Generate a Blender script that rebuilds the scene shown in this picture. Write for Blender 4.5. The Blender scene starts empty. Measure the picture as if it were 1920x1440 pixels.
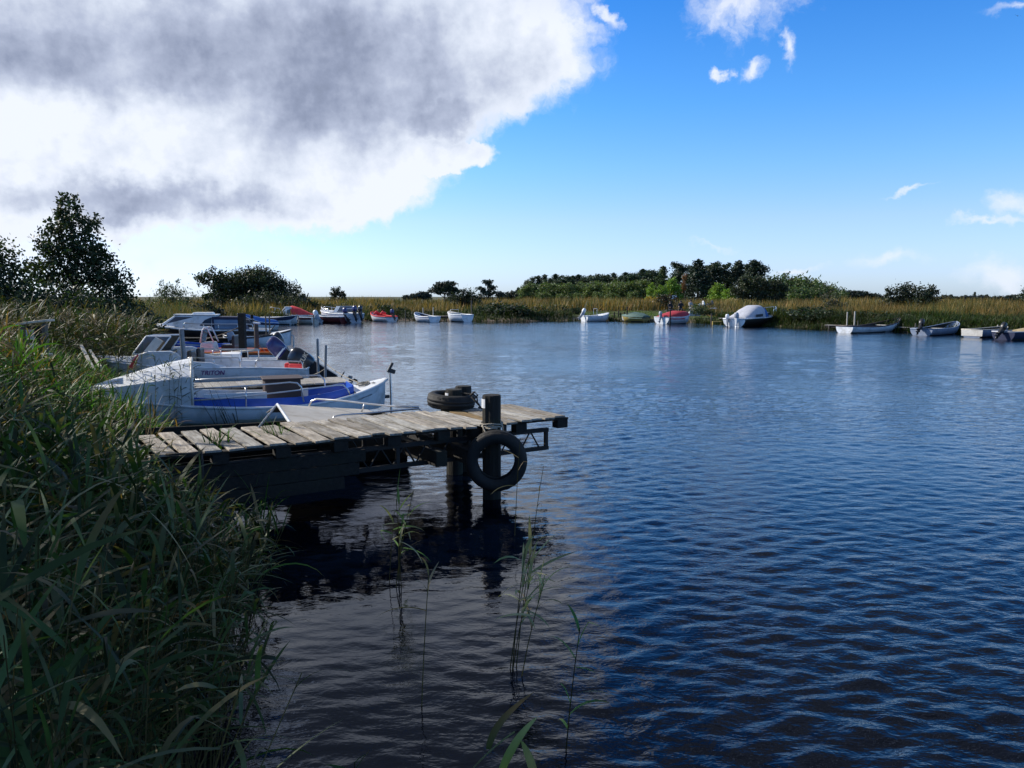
import bpy, math, random
import numpy as np
from mathutils import Vector, Matrix, Euler
rnd = random.Random(7)
rng = np.random.default_rng(11)
R = math.radians
scene = bpy.context.scene
C = scene.collection

# ------------------------------------------------------------------ camera
CAM_H = 2.15
PITCH = math.atan((720 - 556) / 1500)
cam_d = bpy.data.cameras.new('camera')
cam_d.sensor_fit = 'HORIZONTAL'; cam_d.sensor_width = 36.0; cam_d.lens = 36.0 * 1500 / 1920
cam_d.clip_start = 0.05; cam_d.clip_end = 8000
cam = bpy.data.objects.new('camera', cam_d); C.objects.link(cam)
cam.location = (0, 0, CAM_H); cam.rotation_euler = (R(90) - PITCH, 0, 0)
scene.camera = cam

def _ray(px, py):
    x = (px - 960) / 1500; y = (720 - py) / 1500
    return x, math.cos(PITCH) + y * math.sin(PITCH), -math.sin(PITCH) + y * math.cos(PITCH)
def G(px, py, z=0.0):            # survey: where a sight line meets the level z
    d = _ray(px, py); t = (z - CAM_H) / d[2]
    return Vector((d[0] * t, d[1] * t, z))
def P(px, py, Y):                # survey: the point of a sight line Y metres out
    d = _ray(px, py); t = Y / d[1]
    return Vector((d[0] * t, Y, CAM_H + d[2] * t))

# ------------------------------------------------------------------ materials
def _noise(nt, vec, scale, detail=5, rough=0.55, dist=0.0):
    n = nt.nodes.new('ShaderNodeTexNoise'); n.inputs['Scale'].default_value = scale
    n.inputs['Detail'].default_value = detail; n.inputs['Roughness'].default_value = rough
    n.inputs['Distortion'].default_value = dist
    if vec is not None: nt.links.new(vec, n.inputs['Vector'])
    return n
def _ramp(nt, fac, stops):
    r = nt.nodes.new('ShaderNodeValToRGB'); e = r.color_ramp.elements
    while len(e) < len(stops): e.new(0.5)
    for el, (p, c) in zip(e, stops):
        el.position = p; el.color = c if len(c) == 4 else (*c, 1)
    nt.links.new(fac, r.inputs['Fac']); return r
def _mix(nt, mode, fac, a, b):
    m = nt.nodes.new('ShaderNodeMix'); m.data_type = 'RGBA'; m.blend_type = mode
    for s, v in ((m.inputs[0], fac), (m.inputs[6], a), (m.inputs[7], b)):
        if isinstance(v, (int, float)): s.default_value = v
        elif isinstance(v, tuple): s.default_value = v if len(v) == 4 else (*v, 1)
        else: nt.links.new(v, s)
    return m.outputs[2]

def M(name, c1, c2=None, scale=4.0, rough=0.6, metal=0.0, bump=0.0, bscale=None, stretch=(1, 1, 1), attr=False,
      transl=0.0, lo=0.35, hi=0.65, dirt=None, dirt_amt=0.5, dirt_scale=2.5, coat=0.0, spec=0.5, ttint=(1.2, 1.25, 0.5)):
    m = bpy.data.materials.new(name); m.use_nodes = True
    nt = m.node_tree; b = nt.nodes['Principled BSDF']; out = nt.nodes['Material Output']
    tc = nt.nodes.new('ShaderNodeTexCoord'); mp = nt.nodes.new('ShaderNodeMapping')
    mp.inputs['Scale'].default_value = stretch
    nt.links.new(tc.outputs['Object'], mp.inputs['Vector']); v = mp.outputs[0]
    n = _noise(nt, v, scale, 6, 0.6)
    col = _ramp(nt, n.outputs['Fac'], [(lo, c1), (hi, c2 or c1)]).outputs['Color']
    if attr:
        a = nt.nodes.new('ShaderNodeAttribute'); a.attribute_name = 'Col'
        col = _mix(nt, 'MULTIPLY', 1.0, col, a.outputs['Color'])
    if dirt:
        n2 = _noise(nt, tc.outputs['Object'], dirt_scale, 7, 0.65, 0.3)
        f = _ramp(nt, n2.outputs['Fac'], [(0.48, (0, 0, 0)), (0.72, (dirt_amt,) * 3)]).outputs['Color']
        col = _mix(nt, 'MIX', f, col, dirt)
    nt.links.new(col, b.inputs['Base Color'])
    b.inputs['Roughness'].default_value = rough; b.inputs['Metallic'].default_value = metal
    b.inputs['Coat Weight'].default_value = coat; b.inputs['Specular IOR Level'].default_value = spec
    if bump:
        nb = _noise(nt, v, bscale or scale * 4, 6, 0.6)
        bp = nt.nodes.new('ShaderNodeBump'); bp.inputs['Strength'].default_value = bump; bp.inputs['Distance'].default_value = 0.02
        nt.links.new(nb.outputs['Fac'], bp.inputs['Height']); nt.links.new(bp.outputs[0], b.inputs['Normal'])
    if transl:
        t = nt.nodes.new('ShaderNodeBsdfTranslucent'); ms = nt.nodes.new('ShaderNodeMixShader'); ms.inputs[0].default_value = transl
        tcx = _mix(nt, 'MULTIPLY', 1.0, col, (*ttint, 1))
        nt.links.new(tcx, t.inputs['Color']); nt.links.new(b.outputs[0], ms.inputs[1]); nt.links.new(t.outputs[0], ms.inputs[2])
        nt.links.new(ms.outputs[0], out.inputs['Surface'])
    return m

def wood(name, c1, c2, c3=None, **k):
    return M(name, c1, c2, scale=3.0, rough=0.85, bump=0.6, bscale=9, stretch=(9, 1.2, 9), attr=True, dirt=c3, dirt_amt=0.7, dirt_scale=3, **k)

MAT = dict(
    white=M('white_gelcoat', (0.68, 0.71, 0.74), (0.80, 0.82, 0.83), 2.0, 0.36, dirt=(0.30, 0.28, 0.22), dirt_amt=0.6, dirt_scale=3.2),
    white_clean=M('white_plastic', (0.76, 0.77, 0.78), (0.82, 0.83, 0.83), 3.0, 0.35),
    cream=M('cream_paint', (0.62, 0.58, 0.50), (0.72, 0.69, 0.62), 2.0, 0.45, dirt=(0.25, 0.2, 0.13), dirt_amt=0.5),
    slate=M('slate_blue_paint', (0.20, 0.25, 0.34), (0.28, 0.33, 0.42), 3.0, 0.5, dirt=(0.1, 0.09, 0.07)),
    grey_in=M('grey_liner', (0.42, 0.43, 0.43), (0.55, 0.55, 0.54), 3.0, 0.6, dirt=(0.15, 0.14, 0.11)),
    blue=M('blue_paint', (0.012, 0.075, 0.42), (0.02, 0.10, 0.52), 3.0, 0.4, dirt=(0.03, 0.05, 0.12), dirt_amt=0.4),
    navy=M('navy_canvas', (0.012, 0.018, 0.05), (0.02, 0.028, 0.07), 6.0, 0.8, bump=0.3, bscale=18),
    bluecanvas=M('blue_canvas', (0.03, 0.12, 0.36), (0.05, 0.17, 0.45), 5.0, 0.75, bump=0.3, bscale=12),
    blacknav=M('black_hull_paint', (0.008, 0.009, 0.011), (0.018, 0.018, 0.02), 3.0, 0.35, dirt=(0.05, 0.045, 0.035)),
    brown_hull_and_shade=M('dark_brown_hull_and_shade', (0.014, 0.011, 0.009), (0.03, 0.023, 0.017), 3.0, 0.6, dirt=(0.02, 0.025, 0.015)),
    orange=M('orange_paint', (0.52, 0.11, 0.015), (0.62, 0.16, 0.03), 3.0, 0.5, dirt=(0.2, 0.08, 0.03)),
    red=M('red_canvas', (0.62, 0.035, 0.045), (0.72, 0.06, 0.06), 4.0, 0.7, bump=0.3, bscale=10),
    maroon=M('dark_red_canvas', (0.33, 0.02, 0.03), (0.43, 0.035, 0.05), 4.0, 0.75, bump=0.3, bscale=10),
    darkred=M('dark_red_paint', (0.10, 0.012, 0.012), (0.16, 0.03, 0.025), 4.0, 0.5),
    green=M('green_tarpaulin', (0.06, 0.12, 0.10), (0.10, 0.17, 0.14), 4.0, 0.7, bump=0.3, bscale=10),
    yellow=M('yellow_paint', (0.30, 0.22, 0.05), (0.40, 0.30, 0.08), 4.0, 0.6),
    greycanvas=M('grey_canvas', (0.42, 0.43, 0.48), (0.52, 0.53, 0.57), 4.0, 0.8, bump=0.35, bscale=8),
    tan=M('tan_tarpaulin', (0.36, 0.28, 0.16), (0.46, 0.36, 0.2), 4.0, 0.8),
    scum=M('stained_waterline', (0.42, 0.37, 0.27), (0.58, 0.55, 0.46), 3.0, 0.6, dirt=(0.12, 0.10, 0.05), dirt_amt=.8),
    antifoul=M('antifouling', (0.02, 0.025, 0.03), (0.05, 0.05, 0.045), 3.0, 0.7),
    steel=M('stainless_tube', (0.55, 0.56, 0.57), (0.66, 0.66, 0.66), 8.0, 0.28, metal=0.9),
    galv=M('galvanised_post', (0.16, 0.18, 0.20), (0.26, 0.28, 0.30), 10.0, 0.5, metal=0.4, dirt=(0.10, 0.06, 0.03)),
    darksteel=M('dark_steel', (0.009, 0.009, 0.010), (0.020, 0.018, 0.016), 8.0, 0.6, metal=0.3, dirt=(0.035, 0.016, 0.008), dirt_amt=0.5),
    glass=M('tinted_glass', (0.035, 0.05, 0.075), (0.06, 0.08, 0.11), 2.0, 0.06, spec=0.9),
    smoke=M('smoked_screen', (0.10, 0.085, 0.065), (0.15, 0.13, 0.10), 2.0, 0.1, spec=0.8),
    vinyl=M('clear_vinyl', (0.14, 0.18, 0.25), (0.20, 0.25, 0.33), 2.0, 0.15, spec=0.8),
    black=M('black_plastic', (0.010, 0.011, 0.014), (0.02, 0.021, 0.025), 5.0, 0.38),
    motorblack=M('outboard_black', (0.012, 0.015, 0.022), (0.018, 0.022, 0.03), 5.0, 0.28, coat=0.3),
    motorblue=M('outboard_blue', (0.02, 0.022, 0.10), (0.035, 0.035, 0.15), 5.0, 0.3, coat=0.3),
    motorgrey=M('outboard_grey', (0.30, 0.32, 0.36), (0.4, 0.42, 0.46), 5.0, 0.4),
    rubber=M('tyre_rubber', (0.007, 0.007, 0.007), (0.015, 0.014, 0.013), 6.0, 0.75, bump=0.3, bscale=30, dirt=(0.028, 0.025, 0.018), dirt_amt=0.5, dirt_scale=5),
    rope=M('rope_fibre', (0.28, 0.25, 0.20), (0.42, 0.38, 0.30), 20.0, 0.9, bump=0.8, bscale=70),
    darkrope=M('dark_rope', (0.03, 0.028, 0.025), (0.07, 0.06, 0.05), 20.0, 0.9, bump=0.8, bscale=60),
    plank=wood('weathered_plank', (0.22, 0.19, 0.15), (0.52, 0.48, 0.41), (0.085, 0.065, 0.035)),
    plank2=wood('grey_jetty_plank', (0.27, 0.26, 0.24), (0.38, 0.36, 0.34), (0.16, 0.14, 0.11)),
    darkwood=wood('dark_timber', (0.007, 0.006, 0.005), (0.020, 0.017, 0.013), (0.016, 0.018, 0.009)),  # darkened past its own tone to carry the shade under the jetty
    pile=M('pile_timber', (0.008, 0.007, 0.006), (0.024, 0.020, 0.015), 2.0, 0.85, bump=0.8, bscale=14, stretch=(6, 6, 0.8), dirt=(0.035, 0.042, 0.014), dirt_amt=0.5, dirt_scale=4),
    post=M('grey_post_timber', (0.07, 0.062, 0.05), (0.13, 0.12, 0.10), 2.0, 0.85, bump=0.7, bscale=12, stretch=(7, 7, 0.8)),
    palewood=M('pale_timber', (0.42, 0.38, 0.31), (0.58, 0.54, 0.46), 2.0, 0.8, bump=0.4, bscale=10, stretch=(6, 6, 0.9)),
    brownbox=M('brown_hatch', (0.045, 0.026, 0.022), (0.065, 0.04, 0.033), 3.0, 0.55, dirt=(0.10, 0.08, 0.07), dirt_amt=0.3),
    sheet=M('pale_ribbed_sheet', (0.46, 0.43, 0.37), (0.58, 0.55, 0.49), 2.0, 0.6, dirt=(0.28, 0.23, 0.16), dirt_amt=0.7, dirt_scale=3),
    reflector=M('white_marker_plate', (0.72, 0.72, 0.72), (0.80, 0.80, 0.80), 10.0, 0.5, dirt=(0.3, 0.3, 0.28), dirt_amt=0.4, dirt_scale=14),
    skin=M('skin', (0.50, 0.29, 0.21), (0.55, 0.33, 0.24), 6.0, 0.6),
    cloth_dark=M('dark_cloth', (0.012, 0.014, 0.02), (0.025, 0.027, 0.035), 8.0, 0.9),
    cloth_pale=M('pale_cloth', (0.35, 0.33, 0.32), (0.45, 0.43, 0.42), 8.0, 0.9),
    hair=M('dark_hair', (0.015, 0.011, 0.008), (0.03, 0.02, 0.014), 20.0, 0.7),
    purple=M('purple_letters', (0.12, 0.02, 0.16), (0.15, 0.03, 0.20), 10.0, 0.5),
    silver=M('silver_letters', (0.55, 0.52, 0.42), (0.62, 0.58, 0.48), 10.0, 0.4),
    leaf=M('tree_leaf', (0.95, 0.95, 0.95), (1.05, 1.05, 1.05), 0.7, 0.55, attr=True, transl=0.28),
    needle=M('conifer_needle', (0.9, 0.9, 0.9), (1.05, 1.05, 1.05), 0.7, 0.6, attr=True, transl=0.12),
    reed=M('reed_blade', (0.85, 0.85, 0.85), (1.1, 1.1, 1.1), 6.0, 0.58, attr=True, transl=0.3, spec=0.3),
    bark=M('bark', (0.035, 0.028, 0.02), (0.085, 0.07, 0.055), 3.0, 0.9, bump=0.8, bscale=14, stretch=(5, 5, 0.8)),
    deadwood=M('bleached_deadwood', (0.10, 0.09, 0.06), (0.17, 0.15, 0.10), 3.0, 0.9, bump=0.8, bscale=14, stretch=(5, 5, 0.8)),
)

# ------------------------------------------------------------------ object helpers
def tag(o, label=None, cat=None, group=None, kind=None):
    if label: o['label'] = label
    if cat: o['category'] = cat
    if group: o['group'] = group
    if kind: o['kind'] = kind
    return o
def thing(name, label, cat, loc=(0, 0, 0), rz=0.0, group=None):
    o = bpy.data.objects.new(name, None); C.objects.link(o); o.empty_display_size = 0.2
    o.location = loc; o.rotation_euler = (0, 0, rz)
    return tag(o, label, cat, group)
def link_mesh(name, me, mats, parent=None, smooth=False, bev=0.0, loc=None, rot=None):
    if not isinstance(mats, (list, tuple)): mats = [mats]
    for m in mats: me.materials.append(MAT[m] if isinstance(m, str) else m)
    o = bpy.data.objects.new(name, me); C.objects.link(o)
    if parent is not None: o.parent = parent
    if loc is not None: o.location = loc
    if rot is not None: o.rotation_euler = rot
    if smooth: me.polygons.foreach_set('use_smooth', [True] * len(me.polygons))
    if bev:
        b = o.modifiers.new('bevel', 'BEVEL'); b.width = bev; b.segments = 2; b.limit_method = 'ANGLE'; b.angle_limit = R(40)
    return o
def copy_tree(o, parent=None):
    c = o.copy(); C.objects.link(c); c.parent = parent
    for ch in o.children: copy_tree(ch, c)
    return c

class MB:
    def __init__(s): s.v = []; s.f = []; s.m = []; s.c = []; s.col = (1, 1, 1); s.mi = 0
    def add(s, vs, fs):
        b = len(s.v); s.v += [tuple(x) for x in vs]; s.c += [s.col] * len(vs)
        for f in fs: s.f.append([b + i for i in f]); s.m.append(s.mi)
        return s
    def box(s, c, d, rot=None, taper=1.0):
        x, y, z = d[0] / 2, d[1] / 2, d[2] / 2; c = Vector(c); vs = []
        for sz in (-1, 1):
            k = taper if sz > 0 else 1
            for sx, sy in ((-1, -1), (1, -1), (1, 1), (-1, 1)):
                p = Vector((sx * x * k, sy * y * k, sz * z))
                if rot is not None: p = rot @ p
                vs.append(c + p)
        return s.add(vs, [(3, 2, 1, 0), (4, 5, 6, 7), (0, 1, 5, 4), (1, 2, 6, 5), (2, 3, 7, 6), (3, 0, 4, 7)])
    def beam(s, a, b, w, h, up=(0, 0, 1)):
        a, b = Vector(a), Vector(b); d = (b - a); L = d.length; d.normalize()
        u = Vector(up); sd = d.cross(u); sd.normalize(); u = sd.cross(d)
        vs = []
        for p in (a, b):
            for i, j in ((-1, -1), (1, -1), (1, 1), (-1, 1)): vs.append(p + sd * i * w / 2 + u * j * h / 2)
        return s.add(vs, [(0, 1, 2, 3), (7, 6, 5, 4), (0, 4, 5, 1), (1, 5, 6, 2), (2, 6, 7, 3), (3, 7, 4, 0)])
    def tube(s, pts, r, n=8, cap=True):
        pts = [Vector(p) for p in pts]; rs = r if isinstance(r, (list, tuple)) else [r] * len(pts)
        vs = []; fs = []; prev = None
        for i, p in enumerate(pts):
            t = (pts[min(i + 1, len(pts) - 1)] - pts[max(i - 1, 0)]).normalized()
            if prev is None:
                u = Vector((0, 0, 1)) if abs(t.z) < 0.9 else Vector((1, 0, 0)); u = (u - t * u.dot(t)).normalized()
            else:
                u = (prev - t * prev.dot(t)).normalized()
            prev = u; w = t.cross(u)
            for k in range(n):
                a = 2 * math.pi * k / n; vs.append(p + (u * math.cos(a) + w * math.sin(a)) * rs[i])
        for i in range(len(pts) - 1):
            for k in range(n):
                k2 = (k + 1) % n; fs.append((i * n + k, i * n + k2, (i + 1) * n + k2, (i + 1) * n + k))
        if cap:
            fs.append(tuple(range(n - 1, -1, -1))); e = (len(pts) - 1) * n; fs.append(tuple(range(e, e + n)))
        return s.add(vs, fs)
    def grid(s, rows, close=False):        # rows of equal length points
        n = len(rows[0]); vs = [p for r in rows for p in r]; fs = []
        for i in range(len(rows) - 1):
            for k in range(n if close else n - 1):
                k2 = (k + 1) % n; fs.append((i * n + k, i * n + k2, (i + 1) * n + k2, (i + 1) * n + k))
        return s.add(vs, fs)
    def frustum(s, bot, top):              # two rings of equal count
        n = len(bot); vs = list(bot) + list(top)
        fs = [tuple(range(n - 1, -1, -1)), tuple(range(n, 2 * n))] + [(k, (k + 1) % n, n + (k + 1) % n, n + k) for k in range(n)]
        return s.add(vs, fs)
    def panel(s, q, u0, u1, v0, v1, off, th=0.012):   # a panel on the face q (4 corners: bl, br, tr, tl)
        q = [Vector(p) for p in q]
        nrm = (q[1] - q[0]).cross(q[3] - q[0]).normalized()
        def at(u, v): return (q[0] * (1 - u) + q[1] * u) * (1 - v) + (q[3] * (1 - u) + q[2] * u) * v
        r = [at(u0, v0), at(u1, v0), at(u1, v1), at(u0, v1)]
        return s.frustum([p + nrm * (off - th) for p in r], [p + nrm * off for p in r])
    def lathe(s, prof, n=24, axis='z', c=(0, 0, 0), wob=None):
        rows = []
        for i in range(n):
            a = 2 * math.pi * i / n; row = []
            for j, (r, h) in enumerate(prof):
                if wob: r = r + wob(i, j)
                x, y = r * math.cos(a), r * math.sin(a)
                p = (x, y, h) if axis == 'z' else ((x, h, y) if axis == 'y' else (h, x, y))
                row.append((p[0] + c[0], p[1] + c[1], p[2] + c[2]))
            rows.append(row)
        rows.append(rows[0]); return s.grid(rows)
    def build(s, name, mats, parent=None, smooth=False, bev=0.0, loc=None, rot=None, attr=False):
        me = bpy.data.meshes.new(name); me.from_pydata(s.v, [], s.f); me.update()
        if isinstance(mats, (list, tuple)) and len(mats) > 1: me.polygons.foreach_set('material_index', s.m)
        a = me.color_attributes.new('Col', 'FLOAT_COLOR', 'POINT')
        a.data.foreach_set('color', np.array([(*c, 1) for c in s.c], dtype=np.float32).ravel())
        return link_mesh(name, me, mats, parent, smooth, bev, loc, rot)

def bulk(name, v, q, cols, mat, parent=None, smooth=False, loc=None):
    """numpy mesh: v (N,3), q (M,3|4), cols (N,3)"""
    me = bpy.data.meshes.new(name); k = q.shape[1]
    me.vertices.add(len(v)); me.vertices.foreach_set('co', np.ascontiguousarray(v, dtype=np.float32).ravel())
    me.loops.add(q.size); me.loops.foreach_set('vertex_index', np.ascontiguousarray(q, dtype=np.int32).ravel())
    me.polygons.add(len(q)); me.polygons.foreach_set('loop_start', np.arange(0, q.size, k, dtype=np.int32))
    me.update(calc_edges=True)
    if cols is not None:
        a = me.color_attributes.new('Col', 'FLOAT_COLOR', 'POINT')
        cc = np.ones((len(v), 4), np.float32); cc[:, :3] = cols; a.data.foreach_set('color', cc.ravel())
    return link_mesh(name, me, mat, parent, smooth, 0, loc)

def text_mesh(name, body, size, mat, parent, loc, rot, depth=0.003, shear=0.0):
    cu = bpy.data.curves.new(name, 'FONT'); cu.body = body; cu.size = size; cu.extrude = depth; cu.shear = shear
    cu.align_x = 'CENTER'; cu.align_y = 'CENTER'; cu.offset = size * 0.012
    t = bpy.data.objects.new(name + '_src', cu); C.objects.link(t)
    dg = bpy.context.evaluated_depsgraph_get(); me = bpy.data.meshes.new_from_object(t.evaluated_get(dg))
    bpy.data.objects.remove(t); bpy.data.curves.remove(cu)
    me.materials.clear()
    return link_mesh(name, me, mat, parent, False, 0, loc, rot)
# ------------------------------------------------------------------ the pond's outline
SHORE = [(-0.35, 0.4), (-0.95, 1.5), (-1.75, 3.0), (-2.5, 4.6), (-3.3, 6.2), (-4.0, 8.0), (-4.6, 10.0), (-4.9, 11.9), (-6.0, 12.6), (-7.3, 14.6),
         (-8.6, 18), (-10.6, 24), (-13.6, 30), (-15.3, 36), (-17.5, 45), (-19.5, 54), (-20.5, 62.5), (-17.0, 64.5), (-14.0, 71.0), (-9.5, 73.2), (-5, 71.5),
         (0.9, 70.5), (6.5, 73.2), (11, 68.5), (16.1, 65.0), (17.6, 60), (19.4, 56.3), (20.6, 52.8), (23.2, 49.5), (26.2, 46.6), (28.5, 42.5), (36, 34), (46, 20), (50, 5),
         (45, -12), (20, -9), (6, -3.5), (1.2, -0.3)]
_S = np.array(SHORE, dtype=float)
def shore_dist(x, y):
    """signed distance to the shoreline: + on land, - over water"""
    x = np.asarray(x, float); y = np.asarray(y, float)
    best = np.full(x.shape, 1e9); inside = np.zeros(x.shape, bool); n = len(_S)
    for i in range(n):
        ax, ay = _S[i]; bx, by = _S[(i + 1) % n]; dx, dy = bx - ax, by - ay
        t = np.clip(((x - ax) * dx + (y - ay) * dy) / (dx * dx + dy * dy), 0, 1)
        best = np.minimum(best, np.hypot(x - ax - t * dx, y - ay - t * dy))
        cond = ((ay > y) != (by > y))
        with np.errstate(divide='ignore', invalid='ignore'):
            xi = ax + (y - ay) * dx / (dy if dy != 0 else 1e-9)
        inside ^= cond & (x < xi)
    return np.where(inside, -best, best)
def _sm(a, b, t):
    u = np.clip((t - a) / (b - a), 0, 1); return u * u * (3 - 2 * u)
def land_z(x, y):
    x = np.asarray(x, float); y = np.asarray(y, float)
    d = shore_dist(x, y)
    d = d + 0.18 * np.sin(x * 1.7 + 0.6 * y) + 0.12 * np.sin(2.9 * y - 1.1 * x)
    z = np.where(d < 0, np.maximum(-1.4, d * 0.55), 0.0)
    far = _sm(35, 60, y)
    z = z + _sm(0, 1.6, d) * 0.42 + _sm(3, 20, d) * 0.35 * far
    mud = np.exp(-(((x + 5.3) / 1.3) ** 2 + ((y - 11.6) / 1.3) ** 2))
    z = z - 0.30 * mud * (d > 0)
    z = z + np.where(d > 0.5, 0.04 * np.sin(x * 0.9) * np.cos(y * 0.8) + 0.02 * np.sin(3.1 * x + 2.3 * y), 0)
    return z
def LZ(x, y): return float(land_z(np.array([x]), np.array([y]))[0])

def _axis(lo, hi, step, ext, ratio):
    a = list(np.arange(lo, hi + 1e-6, step)); s = step; p = hi
    while p < ext: s *= ratio; p += s; a.append(p)
    s = step; p = lo; pre = []
    while p > -ext: s *= ratio; p -= s; pre.append(p)
    return np.array(pre[::-1] + a)
xs = _axis(-24, 34, 0.42, 3500, 1.16); ys = _axis(-12, 84, 0.45, 3500, 1.16)
XX, YY = np.meshgrid(xs, ys); ZZ = land_z(XX, YY)
nx, ny = len(xs), len(ys)
idx = np.arange(nx * ny).reshape(ny, nx)
quads = np.stack([idx[:-1, :-1].ravel(), idx[:-1, 1:].ravel(), idx[1:, 1:].ravel(), idx[1:, :-1].ravel()], 1)
gm = bpy.data.materials.new('bank_soil'); gm.use_nodes = True
nt = gm.node_tree; b = nt.nodes['Principled BSDF']; b.inputs['Roughness'].default_value = 0.95
geo = nt.nodes.new('ShaderNodeNewGeometry'); sep = nt.nodes.new('ShaderNodeSeparateXYZ'); nt.links.new(geo.outputs['Position'], sep.inputs[0])
n1 = _noise(nt, geo.outputs['Position'], 0.6, 8, 0.65); n2 = _noise(nt, geo.outputs['Position'], 7.0, 6, 0.7)
veg = _ramp(nt, n1.outputs['Fac'], [(0.3, (0.035, 0.055, 0.014)), (0.5, (0.06, 0.065, 0.02)), (0.72, (0.11, 0.085, 0.03))]).outputs['Color']
mudc = _ramp(nt, n2.outputs['Fac'], [(0.3, (0.16, 0.115, 0.08)), (0.7, (0.26, 0.20, 0.145))]).outputs['Color']
ad = nt.nodes.new('ShaderNodeMath'); ad.operation = 'MULTIPLY_ADD'; ad.inputs[1].default_value = 0.12
nt.links.new(n2.outputs['Fac'], ad.inputs[0]); nt.links.new(sep.outputs['Z'], ad.inputs[2])
f = _ramp(nt, ad.outputs[0], [(0.20, (0, 0, 0)), (0.34, (1, 1, 1))]).outputs['Color']
nt.links.new(_mix(nt, 'MIX', f, mudc, veg), b.inputs['Base Color'])
bp = nt.nodes.new('ShaderNodeBump'); bp.inputs['Strength'].default_value = 0.7; bp.inputs['Distance'].default_value = 0.05
nt.links.new(n2.outputs['Fac'], bp.inputs['Height']); nt.links.new(bp.outputs[0], b.inputs['Normal'])
ground = bulk('ground', np.stack([XX.ravel(), YY.ravel(), ZZ.ravel()], 1), quads, None, gm, smooth=True)
tag(ground, 'low grassy bank and flat land around the pond', None, None, 'structure')

# ------------------------------------------------------------------ water: a waved sheet
rows = [1.2]
while rows[-1] < 90: rows.append(rows[-1] * 1.0046 + 0.0012)
rows = np.array(rows); tn = np.linspace(-1.05, 1.05, 560)
WY, WT = np.meshgrid(rows, tn, indexing='ij'); WX = WY * WT
spac = np.maximum(rows * (tn[1] - tn[0]), np.gradient(rows))[:, None]
WZ = np.zeros_like(WX); wr = np.random.default_rng(5)
near = np.exp(-((WX + 0.3) / 2.4) ** 2) * np.exp(-(WY / 6.0) ** 2)       # lee of the reeds: calmer
lee = np.clip(1.25 * np.exp(-(((WX + 1.5) / 2.3) ** 4) - ((WY - 6.7) / 2.3) ** 4), 0, 1)          # sheltered water before the jetty
calm = (1 - 0.5 * near) * (1 - 0.72 * lee) * (0.45 + 0.55 * _sm(0.2, 3.0, -shore_dist(WX, WY)))
for i in range(130):
    lam = 0.085 * (1.55 / 0.085) ** wr.random()
    ang = wr.normal(0.08, 0.55) + (math.pi if wr.random() < 0.1 else 0)
    k = 2 * math.pi / lam; amp = 0.0145 / k * (1.6 if 0.10 < lam < 0.32 else (1.2 if lam <= .10 else (0.32 if lam < .6 else .20)))
    kx, ky = k * math.sin(ang), -k * math.cos(ang)
    fade = _sm(2.2, 4.5, lam / spac)
    ph = wr.random() * 6.283
    # slow patches so the ripples are not uniform
    g = 1 + 0.55 * np.sin(WX * wr.normal(0, .55) + WY * wr.normal(0, .5) + wr.random() * 6.28)
    WZ += amp * g * fade * np.sin(kx * WX + ky * WY + ph + 0.5 * np.sin(0.9 * WX + 0.6 * WY + ph * 2))
gust = 0.86 + 0.30 * np.sin(0.55 * WX + 0.9 * np.sin(0.33 * WY + 1.0)) * np.sin(0.42 * WY + 0.7 * np.sin(0.4 * WX)) + 0.14 * np.sin(0.21 * WX - 0.30 * WY)
calm = calm * np.clip(gust, .5, 1.25)      # gusts and slicks
WZ *= calm
nr, nc = WX.shape; base = nr * nc
wv = np.stack([WX.ravel(), WY.ravel(), WZ.ravel()], 1)
wi = np.arange(base).reshape(nr, nc)
wq = np.stack([wi[:-1, :-1].ravel(), wi[:-1, 1:].ravel(), wi[1:, 1:].ravel(), wi[1:, :-1].ravel()], 1)
ex = np.array([(1.05 * 1.2, 1.2, 0), (1.05 * rows[-1], rows[-1], 0), (120, 40, 0), (60, -14, 0), (-1.05 * 1.2, 1.2, 0), (-2, -14, 0)], float)
eq = np.array([[base, base + 3, base + 2, base + 1], [base, base + 4, base + 5, base + 3]])
wm = bpy.data.materials.new('pond_water'); wm.use_nodes = True
nt = wm.node_tree; b = nt.nodes['Principled BSDF']
b.inputs['Base Color'].default_value = (0.0004, 0.0018, 0.0065, 1); b.inputs['Roughness'].default_value = 0.035; b.inputs['IOR'].default_value = 1.40
geo = nt.nodes.new('ShaderNodeNewGeometry')
mp = nt.nodes.new('ShaderNodeMapping'); mp.inputs['Scale'].default_value = (0.55, 1.0, 1.0); mp.inputs['Rotation'].default_value = (0, 0, 0.12)
nt.links.new(geo.outputs['Position'], mp.inputs['Vector'])
na = _noise(nt, mp.outputs[0], 4.5, 4, 0.6, 0.4); nb = _noise(nt, mp.outputs[0], 17.0, 3, 0.6, 0.4)
ad = nt.nodes.new('ShaderNodeMath'); ad.operation = 'MULTIPLY_ADD'; ad.inputs[1].default_value = 0.30
nt.links.new(nb.outputs['Fac'], ad.inputs[0]); nt.links.new(na.outputs['Fac'], ad.inputs[2])
bp = nt.nodes.new('ShaderNodeBump'); bp.inputs['Strength'].default_value = 0.42; bp.inputs['Distance'].default_value = 0.06
nt.links.new(ad.outputs[0], bp.inputs['Height']); nt.links.new(bp.outputs[0], b.inputs['Normal'])
ca = nt.nodes.new('ShaderNodeAttribute'); ca.attribute_name = 'Col'; cm = nt.nodes.new('ShaderNodeMath'); cm.operation = 'MULTIPLY'; cm.inputs[1].default_value = 0.42
nt.links.new(ca.outputs['Fac'], cm.inputs[0]); nt.links.new(cm.outputs[0], bp.inputs['Strength'])      # less riffle where the reeds and jetty give shelter
ccol = np.repeat(np.concatenate([np.clip(calm, .12, 1).ravel(), np.ones(len(ex))])[:, None], 3, 1)
water = bulk('water', np.concatenate([wv, ex]), np.concatenate([wq, eq]), ccol, wm, smooth=True)
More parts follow.
